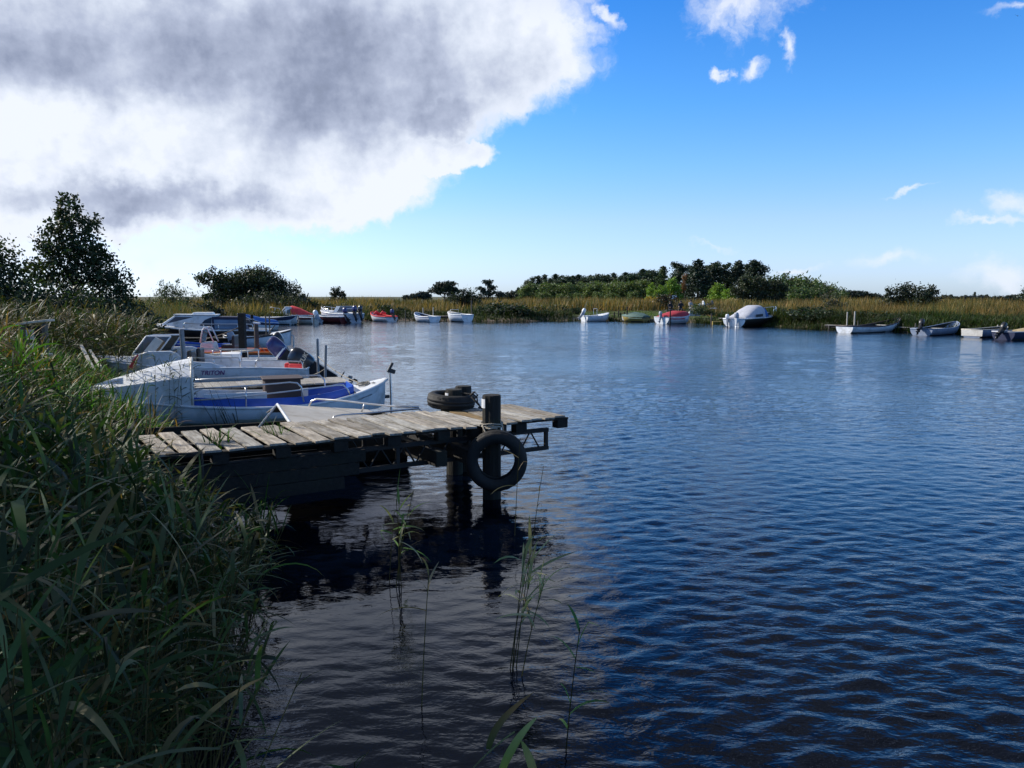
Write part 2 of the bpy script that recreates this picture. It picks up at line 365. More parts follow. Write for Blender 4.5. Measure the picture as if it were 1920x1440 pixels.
tag(water, 'dark blue rippled water of the pond', None, None, 'structure')
# ------------------------------------------------------------------ sun and sky
SUN_AZ, SUN_EL = R(-70), R(33)          # left of the view, fairly low
sv = Vector((math.sin(SUN_AZ) * math.cos(SUN_EL), math.cos(SUN_AZ) * math.cos(SUN_EL), math.sin(SUN_EL)))
sd = bpy.data.lights.new('sun', 'SUN'); sd.energy = 5.0; sd.angle = R(0.5); sd.color = (1.0, 0.93, 0.83)
so = bpy.data.objects.new('sun', sd); C.objects.link(so); so.location = (0, 0, 30)
so.rotation_euler = (-sv).to_track_quat('-Z', 'Y').to_euler()
world = bpy.data.worlds.new('World'); scene.world = world; world.use_nodes = True
nt = world.node_tree; N = nt.nodes; Lk = nt.links; bg = N['Background']
def math_n(op, a, b=None, c=None, clamp=False):
    n = N.new('ShaderNodeMath'); n.operation = op; n.use_clamp = clamp
    for s, v in zip(n.inputs, (a, b, c)):
        if v is None: continue
        if isinstance(v, (int, float)): s.default_value = v
        else: Lk.new(v, s)
    return n.outputs[0]
def vmath(op, a, b=None, c=None, out=0):
    n = N.new('ShaderNodeVectorMath'); n.operation = op
    for s, v in zip(n.inputs, (a, b, c)):
        if v is None: continue
        if isinstance(v, tuple): s.default_value = v
        else: Lk.new(v, s)
    return n.outputs[out]
sky = N.new('ShaderNodeTexSky'); sky.sky_type = 'NISHITA'; sky.sun_disc = False
sky.sun_elevation = SUN_EL; sky.sun_rotation = SUN_AZ; sky.air_density = 1.0; sky.dust_density = 0.4; sky.ozone_density = 2.2; sky.altitude = 0
tc = N.new('ShaderNodeTexCoord'); sp = N.new('ShaderNodeSeparateXYZ'); Lk.new(tc.outputs['Generated'], sp.inputs[0])
az = math_n('ARCTAN2', sp.outputs['X'], sp.outputs['Y'])
el = math_n('ARCSINE', math_n('MINIMUM', math_n('MAXIMUM', sp.outputs['Z'], -0.999), 0.999))
cb = N.new('ShaderNodeCombineXYZ'); Lk.new(az, cb.inputs[0]); Lk.new(el, cb.inputs[1]); uv0 = cb.outputs[0]
# domain warp and fbm, in the sky's own compass/elevation angles
def nz(vec, s, d=6, r=0.6, off=0.0):
    v = vmath('ADD', vec, (off, off * 0.7, off * 0.3)); n = _noise(nt, v, s, d, r); return n
w1 = nz(uv0, 5.0, 5, 0.6, 3.0); wc = vmath('SUBTRACT', w1.outputs['Color'], (0.5, 0.5, 0.5))
uv = vmath('MULTIPLY_ADD', wc, (0.13, 0.10, 0.0), uv0)
w2 = nz(uv0, 24.0, 5, 0.65, 9.0); wc2 = vmath('SUBTRACT', w2.outputs['Color'], (0.5, 0.5, 0.5))
uv = vmath('MULTIPLY_ADD', wc2, (0.05, 0.04, 0.0), uv)
def skp(px, py):
    d = Vector(_ray(px, py)).normalized(); return math.atan2(d.x, d.y), math.asin(d.z)
def blobs(lst, vec):
    f = None
    for (px, py, rx, ry) in lst:
        a, e = skp(px, py); sx, sy = 1500 / rx, 1500 / ry
        q = vmath('MULTIPLY_ADD', vec, (sx, sy, 0), (-a * sx, -e * sy, 0))
        d = math_n('SUBTRACT', 1.0, vmath('LENGTH', q, out=1))
        f = d if f is None else math_n('MAXIMUM', f, d)
    return f
big = blobs([(250, 60, 760, 260), (760, 40, 330, 230), (420, 250, 430, 165), (120, 290, 340, 130), (560, 330, 260, 85), (780, 290, 150, 40), (620, -200, 560, 300), (-300, 140, 520, 270)], uv)
small = blobs([(1375, 18, 175, 80), (1385, 148, 42, 26), (1322, 145, 24, 14), (1468, 112, 26, 34), (1130, 22, 26, 34), (1062, 14, 14, 14),
               (330, 408, 90, 26)], uv)
faint = blobs([(265, 480, 85, 34), (90, 455, 330, 95), (340, 425, 240, 60), (1895, 0, 60, 12), (1645, 500, 85, 26), (1845, 512, 70, 28), (1820, 427, 75, 9), (1690, 362, 45, 7), (1330, 456, 70, 10), (1880, 395, 60, 24), (1490, 506, 60, 12)], uv)
overhead = math_n('MULTIPLY', math_n('SUBTRACT', el, 0.47), 2.2)       # broken cloud higher up, behind the frame's top
n_low = nz(uv, 3.2, 7, 0.62, 1.0).outputs['Fac']; n_mid = nz(uv, 11.0, 6, 0.62, 5.0).outputs['Fac']
oh = math_n('MINIMUM', math_n('MULTIPLY_ADD', math_n('SUBTRACT', nz(uv0, 4.5, 6, 0.6, 21.0).outputs['Fac'], 0.52), 3.4, overhead), math_n('MULTIPLY', overhead, 3.0))
fb = math_n('MAXIMUM', big, oh)
fb = math_n('ADD', fb, math_n('MULTIPLY', math_n('SUBTRACT', n_mid, 0.5), 0.45))
fs = math_n('ADD', math_n('MULTIPLY', small, 0.7), math_n('MULTIPLY', math_n('SUBTRACT', n_mid, 0.56), 1.7))
def sstep(v, a, b):
    n = N.new('ShaderNodeMapRange'); n.interpolation_type = 'SMOOTHSTEP'; n.inputs[1].default_value = a; n.inputs[2].default_value = b
    Lk.new(v, n.inputs[0]); return n.outputs[0]
mask = math_n('MAXIMUM', sstep(fb, -0.04, 0.17), math_n('MAXIMUM', math_n('MULTIPLY', sstep(fs, 0.0, 0.55), 0.92), math_n('MULTIPLY', sstep(math_n('ADD', math_n('MULTIPLY', faint, 0.7), math_n('MULTIPLY', math_n('SUBTRACT', n_mid, 0.52), 1.2)), 0.0, 0.75), 0.72)))
# thickness: bright thin rims, grey hearts
dark = blobs([(640, 130, 300, 120), (400, 90, 330, 110), (250, 372, 240, 34), (820, 225, 110, 36), (200, 120, 330, 60), (275, 480, 50, 24)], uv)
# billows: the side of each puff that faces the sun is lighter
nA = nz(uv0, 6.5, 6, 0.52, 13.0).outputs['Fac']; nB = nz(vmath('ADD', uv0, (-0.028, 0.022, 0)), 6.5, 6, 0.52, 13.0).outputs['Fac']
fC = nz(uv0, 26.0, 5, 0.6, 31.0).outputs['Fac']; fD = nz(vmath('ADD', uv0, (-0.008, 0.006, 0)), 26.0, 5, 0.6, 31.0).outputs['Fac']
sh = math_n('MULTIPLY_ADD', sstep(dark, -0.6, 0.75), 0.64, 0.0)
sh = math_n('ADD', sh, math_n('MULTIPLY', math_n('SUBTRACT', n_low, 0.52), 0.6))
sh = math_n('ADD', sh, math_n('MULTIPLY', math_n('SUBTRACT', nB, nA), 1.35))
sh = math_n('ADD', sh, math_n('MULTIPLY', math_n('SUBTRACT', fD, fC), 0.5))
dk = math_n('MULTIPLY', sh, math_n('MULTIPLY_ADD', sstep(fb, 0.0, 0.40), 0.88, 0.12), clamp=True)
cloudc = _ramp(nt, dk, [(0.0, (1.0, 1.0, 1.02)), (0.22, (0.82, 0.845, 0.90)), (0.5, (0.55, 0.585, 0.69)), (0.78, (0.34, 0.375, 0.48)), (1.0, (0.25, 0.28, 0.36))]).outputs['Color']
SKY_K = 0.10
# the blue deepens away from the horizon and from the sun's side
elt = math_n('MULTIPLY', el, 1 / 0.7, clamp=True)
tint = _ramp(nt, elt, [(0.0, (0.98, 1.28, 2.10)), (0.06, (1.06, 1.28, 2.05)), (0.13, (1.06, 1.26, 1.90)), (0.22, (0.80, 1.26, 1.80)), (0.32, (0.54, 1.18, 1.86)), (0.50, (0.28, .98, 1.85)), (1.0, (0.13, .36, .80))]).outputs['Color']
skyc = vmath('MULTIPLY', sky.outputs[0], tint)
hi = sstep(el, .30, .52)      # dull grey bellies overhead, broken by a few bright rifts
cl = N.new('ShaderNodeVectorMath'); cl.operation = 'SCALE'; Lk.new(_mix(nt, 'MULTIPLY', hi, vmath('MULTIPLY', cloudc, (.93, .985, 1.08)), (.74, .90, 1.22)), cl.inputs[0]); rift = math_n('MULTIPLY', sstep(nz(uv0, 8.0, 5, 0.6, 41.0).outputs['Fac'], .55, .70), 7.5)
belly = math_n('ADD', math_n('MULTIPLY', math_n('SUBTRACT', 1.0, hi), 8.4), math_n('MULTIPLY', hi, math_n('ADD', rift, 1.7))); Lk.new(belly, cl.inputs['Scale'])
col = _mix(nt, 'MIX', mask, skyc, cl.outputs[0])
Lk.new(col, bg.inputs['Color']); bg.inputs['Strength'].default_value = SKY_K
world.cycles.sampling_method = 'MANUAL'; world.cycles.sample_map_resolution = 512
scene.view_settings.view_transform = 'Standard'; scene.view_settings.look = 'None'
scene.view_settings.exposure = 0.2; scene.view_settings.gamma = 1.0
scene.render.engine = 'CYCLES'
cy = scene.cycles; cy.max_bounces = 6; cy.diffuse_bounces = 3; cy.glossy_bounces = 3; cy.transmission_bounces = 3; cy.transparent_max_bounces = 4
cy.caustics_reflective = False; cy.caustics_refractive = False; cy.sample_clamp_indirect = 6.0
cy.use_denoising = True
# ------------------------------------------------------------------ near jetty
JA = Vector((-3.07, 6.71, 0)); JB = Vector((0.67, 9.08, 0)); JD = (JB - JA).normalized(); JANG = math.atan2(JD.y, JD.x); JW = 1.16; JZ = 0.80
JL = (JB - JA).length; LEFT = 2.3
jet = thing('jetty', 'weathered plank jetty on steel lattice girders reaching out from the reeds over the water', 'jetty', (JA.x, JA.y, 0), JANG)
# local frame: x along the jetty, y across towards the far side, z up
mb = MB(); x = -LEFT; k = 0
while x < JL - 0.05:
    w = 0.145 + rnd.uniform(-0.012, 0.012); gap = 0.052 if x < 1.4 else (0.04 if x < 2.6 else 0.022)
    gap += rnd.uniform(-0.008, 0.012)
    t = rnd.choice((rnd.uniform(.55, .8), rnd.uniform(.8, 1.15), rnd.uniform(.8, 1.15))); warm = rnd.uniform(-0.05, 0.05)
    mb.col = (t * (1 + warm), t, t * (1 - warm))
    if 3.25 < x < 3.45: mb.col = (0.62, 0.44, 0.20)
    if x > 2.6: mb.col = tuple(c * 1.12 for c in mb.col)
    y0 = rnd.uniform(-0.075, 0.02); y1 = JW + rnd.uniform(-0.05, 0.06)
    rot = Euler((rnd.uniform(-.014, .014), rnd.uniform(-.035, .035), rnd.uniform(-.028, .028))).to_matrix()
    mb.box((x + w / 2, (y0 + y1) / 2, JZ - 0.011 + rnd.uniform(-.004, .004)), (w, y1 - y0, 0.022), rot)
    x += w + gap; k += 1
deck = mb.build('deck', 'plank', jet, bev=0.004)
mb = MB()
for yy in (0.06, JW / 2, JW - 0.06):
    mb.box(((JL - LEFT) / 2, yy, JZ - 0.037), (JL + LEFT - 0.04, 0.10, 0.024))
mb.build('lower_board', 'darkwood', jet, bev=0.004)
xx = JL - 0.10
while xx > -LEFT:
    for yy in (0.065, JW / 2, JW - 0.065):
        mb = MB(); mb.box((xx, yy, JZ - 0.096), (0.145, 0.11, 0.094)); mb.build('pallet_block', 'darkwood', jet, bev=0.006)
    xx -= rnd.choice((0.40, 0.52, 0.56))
for yy in (0.13, JW - 0.13):
    mb = MB(); z1, z0 = JZ - 0.165, JZ - 0.375
    for z in (z1, z0):
        mb.box(((JL - LEFT) / 2 - 0.1, yy, z), (JL + LEFT - 0.25, 0.045, 0.045))
    x = 1.75; up = True; n = 0
    while x < JL - 0.4:
        a = (x, yy, z0 if up else z1); bb = (x + 0.13, yy, z1 if up else z0); mb.tube([a, bb], 0.010, 6); x += 0.13; up = not up; n += 1
    for x in (JL - 0.25, JL - 0.9, JL - 2.1): mb.box((x, yy, (z0 + z1) / 2), (0.04, 0.035, z1 - z0 + 0.04))
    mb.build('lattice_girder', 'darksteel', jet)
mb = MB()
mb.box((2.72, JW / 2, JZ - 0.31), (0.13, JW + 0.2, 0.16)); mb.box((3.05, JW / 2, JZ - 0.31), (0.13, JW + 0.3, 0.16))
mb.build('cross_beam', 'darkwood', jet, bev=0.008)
for yy, zz in ((0.09, JZ - 0.28), (JW - 0.08, JZ - 0.30)):  # near-black boards added to stand for the shadow below the deck
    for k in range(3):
        mb = MB(); mb.box((0.0 + rnd.uniform(-.05, .05), yy, zz - .125 * (k - .5)), (3.9 - .2 * k, 0.03, 0.12)); mb.build('shade_board', 'darkwood', jet, bev=0.006)

def jl(v):     # world -> jetty local
    d = Vector(v) - Vector((JA.x, JA.y, 0)); return Vector((d.dot(JD), -d.x * JD.y + d.y * JD.x, v[2]))
def pile(base, ztop, r, mark=True, r_seed=0):
    p = jl((base[0], base[1], 0)); mb = MB(); n = 22; q = random.Random(r_seed)
    ring = [1 + q.uniform(-.05, .05) for _ in range(n)]; rows_ = []
    for z in (-1.6, -0.6, 0, 0.3, 0.7, ztop - 0.03, ztop - 0.008, ztop):
        rr = r * (1.0 if z < ztop - 0.02 else (0.985 if z < ztop - 0.004 else 0.95))
        rows_.append([(p.x + rr * ring[i] * math.cos(2 * math.pi * i / n), p.y + rr * ring[i] * math.sin(2 * math.pi * i / n), z) for i in range(n)])
    mb.grid(rows_, close=True); mb.add(rows_[-1], [tuple(range(n))])
    o = mb.build('pile', 'pile', jet, smooth=False)
    if mark:
        # a strip of white marker plate bent round the side that faces left
        mb = MB(); rr = r * 1.055; a0 = math.atan2(-base[1], -base[0]) - JANG
        rowp = []
        for z in (ztop - 0.135, ztop - 0.04):
            rowp.append([(p.x + rr * math.cos(a0 - 0.72 - t), p.y + rr * math.sin(a0 - 0.72 - t), z) for t in np.linspace(0, 0.75, 7)])
        mb.grid(rowp); mk = mb.build('marker_plate', 'reflector', o)
        sm = mk.modifiers.new('thick', 'SOLIDIFY'); sm.thickness = 0.003
    return o
PF = (-0.215, 8.42); PR = (-0.70, 9.62); PR2 = (-0.60, 9.80)
pile(PF, JZ + 0.315, 0.100, True, 1)
pile(PR, JZ + 0.235, 0.102, True, 2)
pile(PR2, JZ + 0.255, 0.098, False, 3)

# ------------------------------------------------------------------ tyres
def tyre_mesh(Ro, Ri, W, seed=0):
    mb = MB(); h = W / 2; th = 0.016
    out = [(Ri, -h * .62), (Ri + .02, -h * .80), (Ri + (Ro - Ri) * .35, -h), (Ri + (Ro - Ri) * .7, -h * .97), (Ro - .022, -h * .84), (Ro - .006, -h * .70), (Ro - .010, -h * .42),
           (Ro - .001, -h * .40), (Ro, -h * .05), (Ro - .009, -h * .03), (Ro - .009, h * .03), (Ro, h * .05), (Ro - .001, h * .40), (Ro - .010, h * .42), (Ro - .006, h * .70), (Ro - .022, h * .84),
           (Ri + (Ro - Ri) * .7, h * .97), (Ri + (Ro - Ri) * .35, h), (Ri + .02, h * .80), (Ri, h * .62)]
    inn = [(Ri + .012, h * .55), (Ri + .04, h * .72), (Ro - .04, h * .72), (Ro - .025, 0), (Ro - .04, -h * .72), (Ri + .04, -h * .72), (Ri + .012, -h * .55)]
    prof = out + inn + [out[0]]
    def wob(i, j):
        return -0.007 if (j in (5, 6, 13, 14) and (i % 3 == 0)) else 0.0
    mb.lathe(prof, 72, 'y', wob=wob); return mb
ty = thing('tyre', 'worn black car tyre hanging upright against the front pile of the jetty', 'tyre', (-0.165, 8.25, 0.44), R(3))
ty.rotation_euler = (R(4), 0, R(2))
tyre_mesh(0.325, 0.192, 0.175).build('rubber_ring', 'rubber', ty, smooth=True)
ty = thing('tyre', 'black tyre lying flat on the deck around the rear pile', 'tyre', (-0.74, 9.66, JZ + 0.095), 0)
ty.rotation_euler = (R(93), R(3), R(20))
tyre_mesh(0.292, 0.165, 0.175).build('rubber_ring', 'rubber', ty, smooth=True)
ty = thing('tyre', 'old grooved tyre sunk in the dark below the landward end of the jetty', 'tyre', (-2.70, 6.85, 0.22), R(20))
ty.rotation_euler = (R(25), R(10), R(-25))
tyre_mesh(0.32, 0.19, 0.18).build('rubber_ring', 'rubber', ty, smooth=True)
# ropes
mb = MB(); cx, cyy = PF
def ring(r, z, a0, a1, n, wob=0.006):
    return [(cx + r * math.cos(a), cyy + r * math.sin(a), z + wob * math.sin(3 * a)) for a in np.linspace(a0, a1, n)]
mb.tube(ring(0.112, JZ - 0.012, 0, 2 * math.pi, 28), 0.009, 6); mb.tube(ring(0.115, JZ + 0.012, 0.3, 2 * math.pi + 0.3, 28), 0.009, 6)
mb.tube([(cx - 0.10, cyy - 0.05, JZ + 0.01), (cx - 0.085, cyy - 0.10, JZ - 0.03), (cx - 0.045, cyy - 0.17, JZ - 0.09), (cx - 0.03, cyy - 0.20, JZ - 0.15), (cx - 0.03, cyy - 0.10, JZ - 0.20), (cx - 0.03, cyy - 0.02, JZ - 0.19)], 0.008, 6)
mb.tube([(cx + 0.09, cyy - 0.05, JZ + 0.06), (cx + 0.115, cyy - 0.08, JZ - 0.03), (cx + 0.12, cyy - 0.18, JZ - 0.10), (cx + 0.115, cyy - 0.20, JZ - 0.16), (cx + 0.11, cyy - 0.10, JZ - 0.21)], 0.008, 6)
mb.tube([(cx - 0.06, cyy - 0.09, JZ - 0.02), (cx - 0.02, cyy - 0.12, JZ - 0.035), (cx + 0.02, cyy - 0.125, JZ - 0.02), (cx + 0.06, cyy - 0.11, JZ - 0.03)], 0.012, 6)
tag(mb.build('rope', 'rope', smooth=True), 'pale rope tied round the front pile and holding the hanging tyre', 'rope')
mb = MB(); cx, cyy = PR
mb.tube([(cx + 0.08, cyy - 0.06, JZ + 0.20), (cx + 0.17, cyy - 0.08, JZ + 0.185), (cx + 0.23, cyy - 0.10, JZ + 0.19), (cx + 0.28, cyy - 0.12, JZ + 0.15), (cx + 0.29, cyy - 0.14, JZ + 0.08), (cx + 0.33, cyy - 0.15, JZ + 0.03), (cx + 0.39, cyy - 0.16, JZ + 0.012)], 0.011, 6)
mb.tube([(cx + 0.20, cyy - 0.10, JZ + 0.17), (cx + 0.25, cyy - 0.12, JZ + 0.215), (cx + 0.29, cyy - 0.12, JZ + 0.18), (cx + 0.25, cyy - 0.13, JZ + 0.13), (cx + 0.215, cyy - 0.12, JZ + 0.16), (cx + 0.27, cyy - 0.14, JZ + 0.10), (cx + 0.31, cyy - 0.15, JZ + 0.06)], 0.013, 6)
tag(mb.build('rope', 'darkrope', smooth=True), 'dark knotted rope trailing from the rear pile above the flat tyre', 'rope')
mb = MB()
mb.tube([(-2.95, 6.72, JZ + 0.012), (-2.86, 6.70, JZ + 0.018), (-2.78, 6.74, JZ + 0.012), (-2.68, 6.80, JZ + 0.016), (-2.66, 6.76, JZ - 0.05), (-2.66, 6.74, JZ - 0.25)], 0.011, 6)
tag(mb.build('rope', 'darkrope', smooth=True), 'dark mooring line looped over the planks at the landward end of the jetty', 'rope')

# ------------------------------------------------------------------ further jetties
def plank_jetty(name, label, a, b, w, z, mat='plank2', posts=(), group=None, gapp=0.012):
    a = Vector((a[0], a[1], 0)); b = Vector((b[0], b[1], 0)); d = b - a; L = d.length; rz = math.atan2(d.y, d.x)
    t = thing(name, label, 'jetty', (a.x, a.y, 0), rz, group)
    mb = MB(); x = 0
    while x < L - 0.05:
        k = rnd.uniform(0.78, 1.1); mb.col = (k, k, k * rnd.uniform(.92, 1.02))
        pw = 0.14 + rnd.uniform(-.01, .01)
        mb.box((x + pw / 2, w / 2, z - 0.014 + rnd.uniform(-.003, .003)), (pw, w + rnd.uniform(-.04, .04), 0.028)); x += pw + gapp
    mb.build('deck', mat, t)
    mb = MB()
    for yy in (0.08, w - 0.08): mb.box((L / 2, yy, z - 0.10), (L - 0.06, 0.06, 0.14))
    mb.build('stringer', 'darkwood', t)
    n = max(2, int(L / 2.2))
    for i in range(n):
        xx = 0.3 + (L - 0.6) * i / (n - 1)
        for yy in (0.04, w - 0.04):
            mb = MB(); mb.tube([(xx, yy, -0.9), (xx, yy, z - 0.035)], 0.055, 8); mb.build('post', 'post', t)
    return t
q0, q1 = G(318, 731, .5), G(652, 716, .5)
plank_jetty('jetty', 'low grey plank jetty between the blue and white boat and the white open motorboat', q0, q1, 1.05, 0.5, 'plank2')
q0, q1 = P(813, 596, 70.4), P(843, 596, 70.9)
plank_jetty('jetty', 'small greenish landing stage between the two white dinghies on the far shore', q0, q1, 0.8, 0.45, 'plank')
q0, q1 = G(1546, 609, .30), G(1722, 616, .24)
plank_jetty('jetty', 'long narrow jetty behind the white rowing boat with the two pale poles', q0, q1, 0.6, 0.30, 'plank2')
q0, q1 = G(1722, 615, .22), G(1880, 620, .20)
plank_jetty('jetty', 'narrow walkway running behind the bluish rowing boat with a dark outboard', q0 + Vector((.1, 0, 0)), q1, 0.6, 0.24, 'plank2')
q0, q1 = G(1352, 597, .40), G(1392, 597, .40)
plank_jetty('jetty', 'short grey landing stage beside the cabin boat with a grey canopy', q0, q1, 0.8, 0.42, 'plank2')
q0, q1 = G(300, 634, .5), G(505, 634, .5)
plank_jetty('jetty', 'dark timber jetty in front of the black hulled cabin boat', q0, q1, 0.8, 0.5, 'darkwood')

# ------------------------------------------------------------------ mooring posts
def post(label, px, ptop, Y, wpx, mat='post', lean=(0, 0), cap=None, base=None, square=False):
    p = P(px, ptop, Y); r = wpx / 1500 * Y / 2; z0 = -1.2
    g = LZ(p.x, p.y)
    if g > 0: z0 = g - 0.4
    t = thing('mooring_post', label, 'post', (p.x, p.y, 0))
    mb = MB()
    if square: mb.box((lean[0] / 2, 0, (p.z + z0) / 2), (2 * r, 2 * r, p.z - z0), Euler((0, math.atan2(lean[0], p.z), 0)).to_matrix())
    else: mb.tube([(-lean[0], -lean[1], z0), (-lean[0] * .5, 0, p.z * .5), (0, 0, p.z - 0.02), (0, 0, p.z)], [r, r, r * .97, r * .86], 10)
    mb.build('shaft', mat, t)
    if cap:
        mb = MB(); mb.box((0.02, 0, p.z + 0.02), (r * 2.6, r * 2.4, 0.05), Euler((0, R(8), 0)).to_matrix()); mb.build('cap', cap, t, bev=0.008)
    return t
post('tall square black mooring post in front of the black cabin boat', 453, 587, 22.5, 11.5, 'darkwood', square=True)
post('weathered round post with a white scrap on top beside the tall black post', 480, 607, 24.5, 9, 'post', cap='white')
post('blue grey steel post standing at the left end of the low plank jetty', 340, 617, 17.0, 9.5, 'galv', lean=(-.06, 0))
post('taller thin steel post at the water end of the low plank jetty', 595, 635, 17.6, 5.0, 'galv')
post('shorter thin steel post leaning at the water end of the low plank jetty', 611, 647, 16.6, 5.0, 'galv', lean=(.05, 0))
post('thick dark post left of the blue covered boat', 472, 590, 44, 6, 'darkwood')
post('left one of two thin dark posts by the double-ended boat', 498, 592, 33, 2.6, 'post')
post('right one of two thin dark posts by the double-ended boat', 505, 590, 33, 2.6, 'post')
post('thin dark post in front of the boat with the red canopy', 533, 589, 62, 3.0, 'darkwood')
post('post between the red canopy boat and the white outboard', 588, 590, 60, 2, 'post')
post('stake in the water left of the left white dinghy', 760, 582, 70, 1.8, 'post')
post('tall thin pole right of the right white dinghy', 884, 563, 69.5, 2.2, 'post')
post('post standing behind the left white dinghy', 793, 577, 71.5, 2.0, 'palewood')
post('pale post with a wider head on the small greenish landing stage', 812, 577, 71, 2.0, 'palewood', cap='palewood')
for i, (a, b) in enumerate(((1152, 585), (1160, 583), (1164, 586), (1171, 585), (1184, 586), (1194, 585))):
    t = post('short dark stake in the row behind the green covered boat', a, b, 71.5, 2.4, 'darkwood'); t['group'] = 'short stakes behind the green covered boat'
post('tall dark pole in front of the green covered boat', 1176, 575, 69, 2.4, 'darkwood')
post('dark post in front of the red covered boat', 1257, 580, 62.5, 2.4, 'darkwood')
post('short stake left of the yellow bench on the far shore', 1334, 588, 62, 2.6, 'post')
post('left one of the two pale poles behind the white rowing boat', 1589, 585, 51.5, 2.4, 'palewood')
post('right one of the two pale poles behind the white rowing boat', 1603, 584, 51, 2.6, 'palewood')
post('thin dark stake against the side of the white rowing boat', 1609, 601, 47.2, 2.0, 'post')
post('left one of two stakes between the rowing boats on the right', 1683, 606, 49.5, 2.6, 'post')
post('right one of two stakes between the rowing boats on the right', 1694, 607, 49.2, 2.4, 'post')
post('dark stake standing by the outboard of the bluish rowing boat', 1717, 606, 45.6, 3.0, 'post')
post('stake behind the low grey boat on the right', 1871, 609, 45.5, 2.4, 'palewood')
# ------------------------------------------------------------------ boats
def lerp(tab, s):
    for (a, va), (b, vb) in zip(tab, tab[1:]):
        if s <= b:
            u = (s - a) / (b - a) if b > a else 0; u = u * u * (3 - 2 * u) * .35 + u * .65
            return va + (vb - va) * u
    return tab[-1][1]
class Boat:
    """local frame: x towards the bow, y to port, z up from the waterline; s = 0 stern .. 1 bow"""
    def __init__(B, name, label, bow, stern, beam, sheer=(.45, .4, .6), tw=.8, hull='white', inside='grey_in', bottom='antifoul', zb=0.03, floor=.1, rim='white', rimr=.022, draft=.22,
                 rake=.35, stripe=None, full=.45, group=None, thwarts=(), deck=None, lift=0.0, double=False, cat='boat'):
        bow, stern = Vector((bow[0], bow[1], 0)), Vector((stern[0], stern[1], 0)); d = bow - stern
        B.L = d.length; B.beam = beam; B.sh = sheer; B.tw = tw; B.double = double; B.rake = rake; B.full = full; B.draft = draft; B.floor = floor
        c = (bow + stern) / 2
        B.root = thing(name, label, cat, (c.x, c.y, lift), math.atan2(d.y, d.x), group)
        n, m = 26, 9; outer = []; inner = []
        for i in range(n + 1):
            s = i / n; r = []; ri = []
            for j in range(-m, m + 1):
                t = abs(j) / m; sg = -1 if j < 0 else 1; r.append(B.pt(s, t, sg))
            outer.append(r)
        mb = MB()
        vs = [p for r in outer for p in r]; w = 2 * m + 1; fs = []; mi = []
        for i in range(n):
            for k in range(w - 1):
                f = (i * w + k, (i + 1) * w + k, (i + 1) * w + k + 1, i * w + k + 1); fs.append(f)
                zz = sum(vs[q][2] for q in f) / 4; top = min(k, w - 2 - k)
                mi.append(1 if zz < zb else (2 if stripe and top < stripe[1] else 0))
        mb.add(vs, fs); mb.m = mi
        if tw > 0 and not double:
            mb.mi = 0; r0 = outer[0]; mb.add(r0, [tuple(range(w))])
        mats = [hull, bottom] + ([stripe[0]] if stripe else [hull])
        B.hull = mb.build('hull', mats, B.root, smooth=True)
        es = B.hull.modifiers.new('edge', 'EDGE_SPLIT'); es.split_angle = R(50)
        # inner skin and floor
        th = 0.035; mb = MB(); rows_ = []
        for i in range(n + 1):
            s = min(max(i / n, 0.012), 0.985); r = []
            zs = B.zs(s); zf = max(min(floor, zs - .05), B.zk(s) + .03)
            for sg in (-1, 1):
                q = []
                for k in range(6):
                    z = zs + 0.003 - (zs - zf) * k / 5; y = max(B.y_at(s, z) - th, 0.0); q.append((B.x(s, 1), sg * y, z))
                r += q if sg < 0 else q[::-1]
            rows_.append(r)
        mb.grid([r[::-1] for r in rows_])
        if tw > 0 and not double: mb.add(rows_[0], [tuple(range(len(rows_[0])))])
        mb.build('inner_skin', inside, B.root, smooth=False)
        if rim:
            mb = MB(); pl = [B.pt(i / 40, 1, -1) for i in range(41)]; pr = [B.pt(i / 40, 1, 1) for i in range(41)]
            for q in (pl, pr): mb.tube([(a, b - math.copysign(.008, b), c + .004) for a, b, c in q], rimr, 6)
            if tw > 0 and not double: mb.tube([pl[0], pr[0]], rimr, 6)
            mb.build('rub_rail', rim, B.root, smooth=True)
        if deck:
            s0, mat, rise = deck; B.foredeck(s0, mat, rise)
        for s in thwarts:
            mb = MB(); z = B.zs(s) * .78; y = B.y_at(s, z) - .04
            mb.box((B.x(s, 1), 0, z), (0.22, 2 * y, .03)); mb.build('thwart', 'cream' if inside != 'orange' else 'orange', B.root, bev=.005)
    def b(B, s):
        if B.double:
            f = math.sin(math.pi * min(max(s, 0), 1)) ** .55 * (1 if s > .5 else 1)
            return B.beam / 2 * f
        m = B.full
        if s < m: u = s / m; f = B.tw + (1 - B.tw) * math.sin(u * math.pi / 2)
        else: u = (s - m) / (1 - m); f = max(1 - u ** 2.3, 0) ** .75
        return B.beam / 2 * f
    def zs(B, s):
        a, m, c = B.sh
        return m + (c - m) * max(0, (s - .35) / .65) ** 2 + (a - m) * max(0, (.35 - s) / .35) ** 2
    def zk(B, s):
        k = -B.draft
        e = max(0, (s - .8) / .2); k = k + (B.zs(s) * .35 + B.draft * .8) * e ** 2.2
        if B.double:
            e = max(0, (.2 - s) / .2); k = k + (B.zs(s) * .35 + B.draft * .8) * e ** 2.2
        return k
    def x(B, s, t):
        x = (s - .5) * B.L
        if s > .5: x -= B.rake * (1 - t) * ((s - .5) * 2) ** 3
        elif B.double: x += B.rake * (1 - t) * ((.5 - s) * 2) ** 3
        return x
    def yf(B, t): return max(1 - (1 - t) ** 2.4, 0) ** .78
    def pt(B, s, t, sg):
        zs, zk = B.zs(s), B.zk(s); return (B.x(s, t), sg * max(B.b(s) * B.yf(t), .012), zk + (zs - zk) * t)
    def y_at(B, s, z):
        zs, zk = B.zs(s), B.zk(s); t = min(max((z - zk) / (zs - zk), 0), 1); return B.b(s) * B.yf(t)
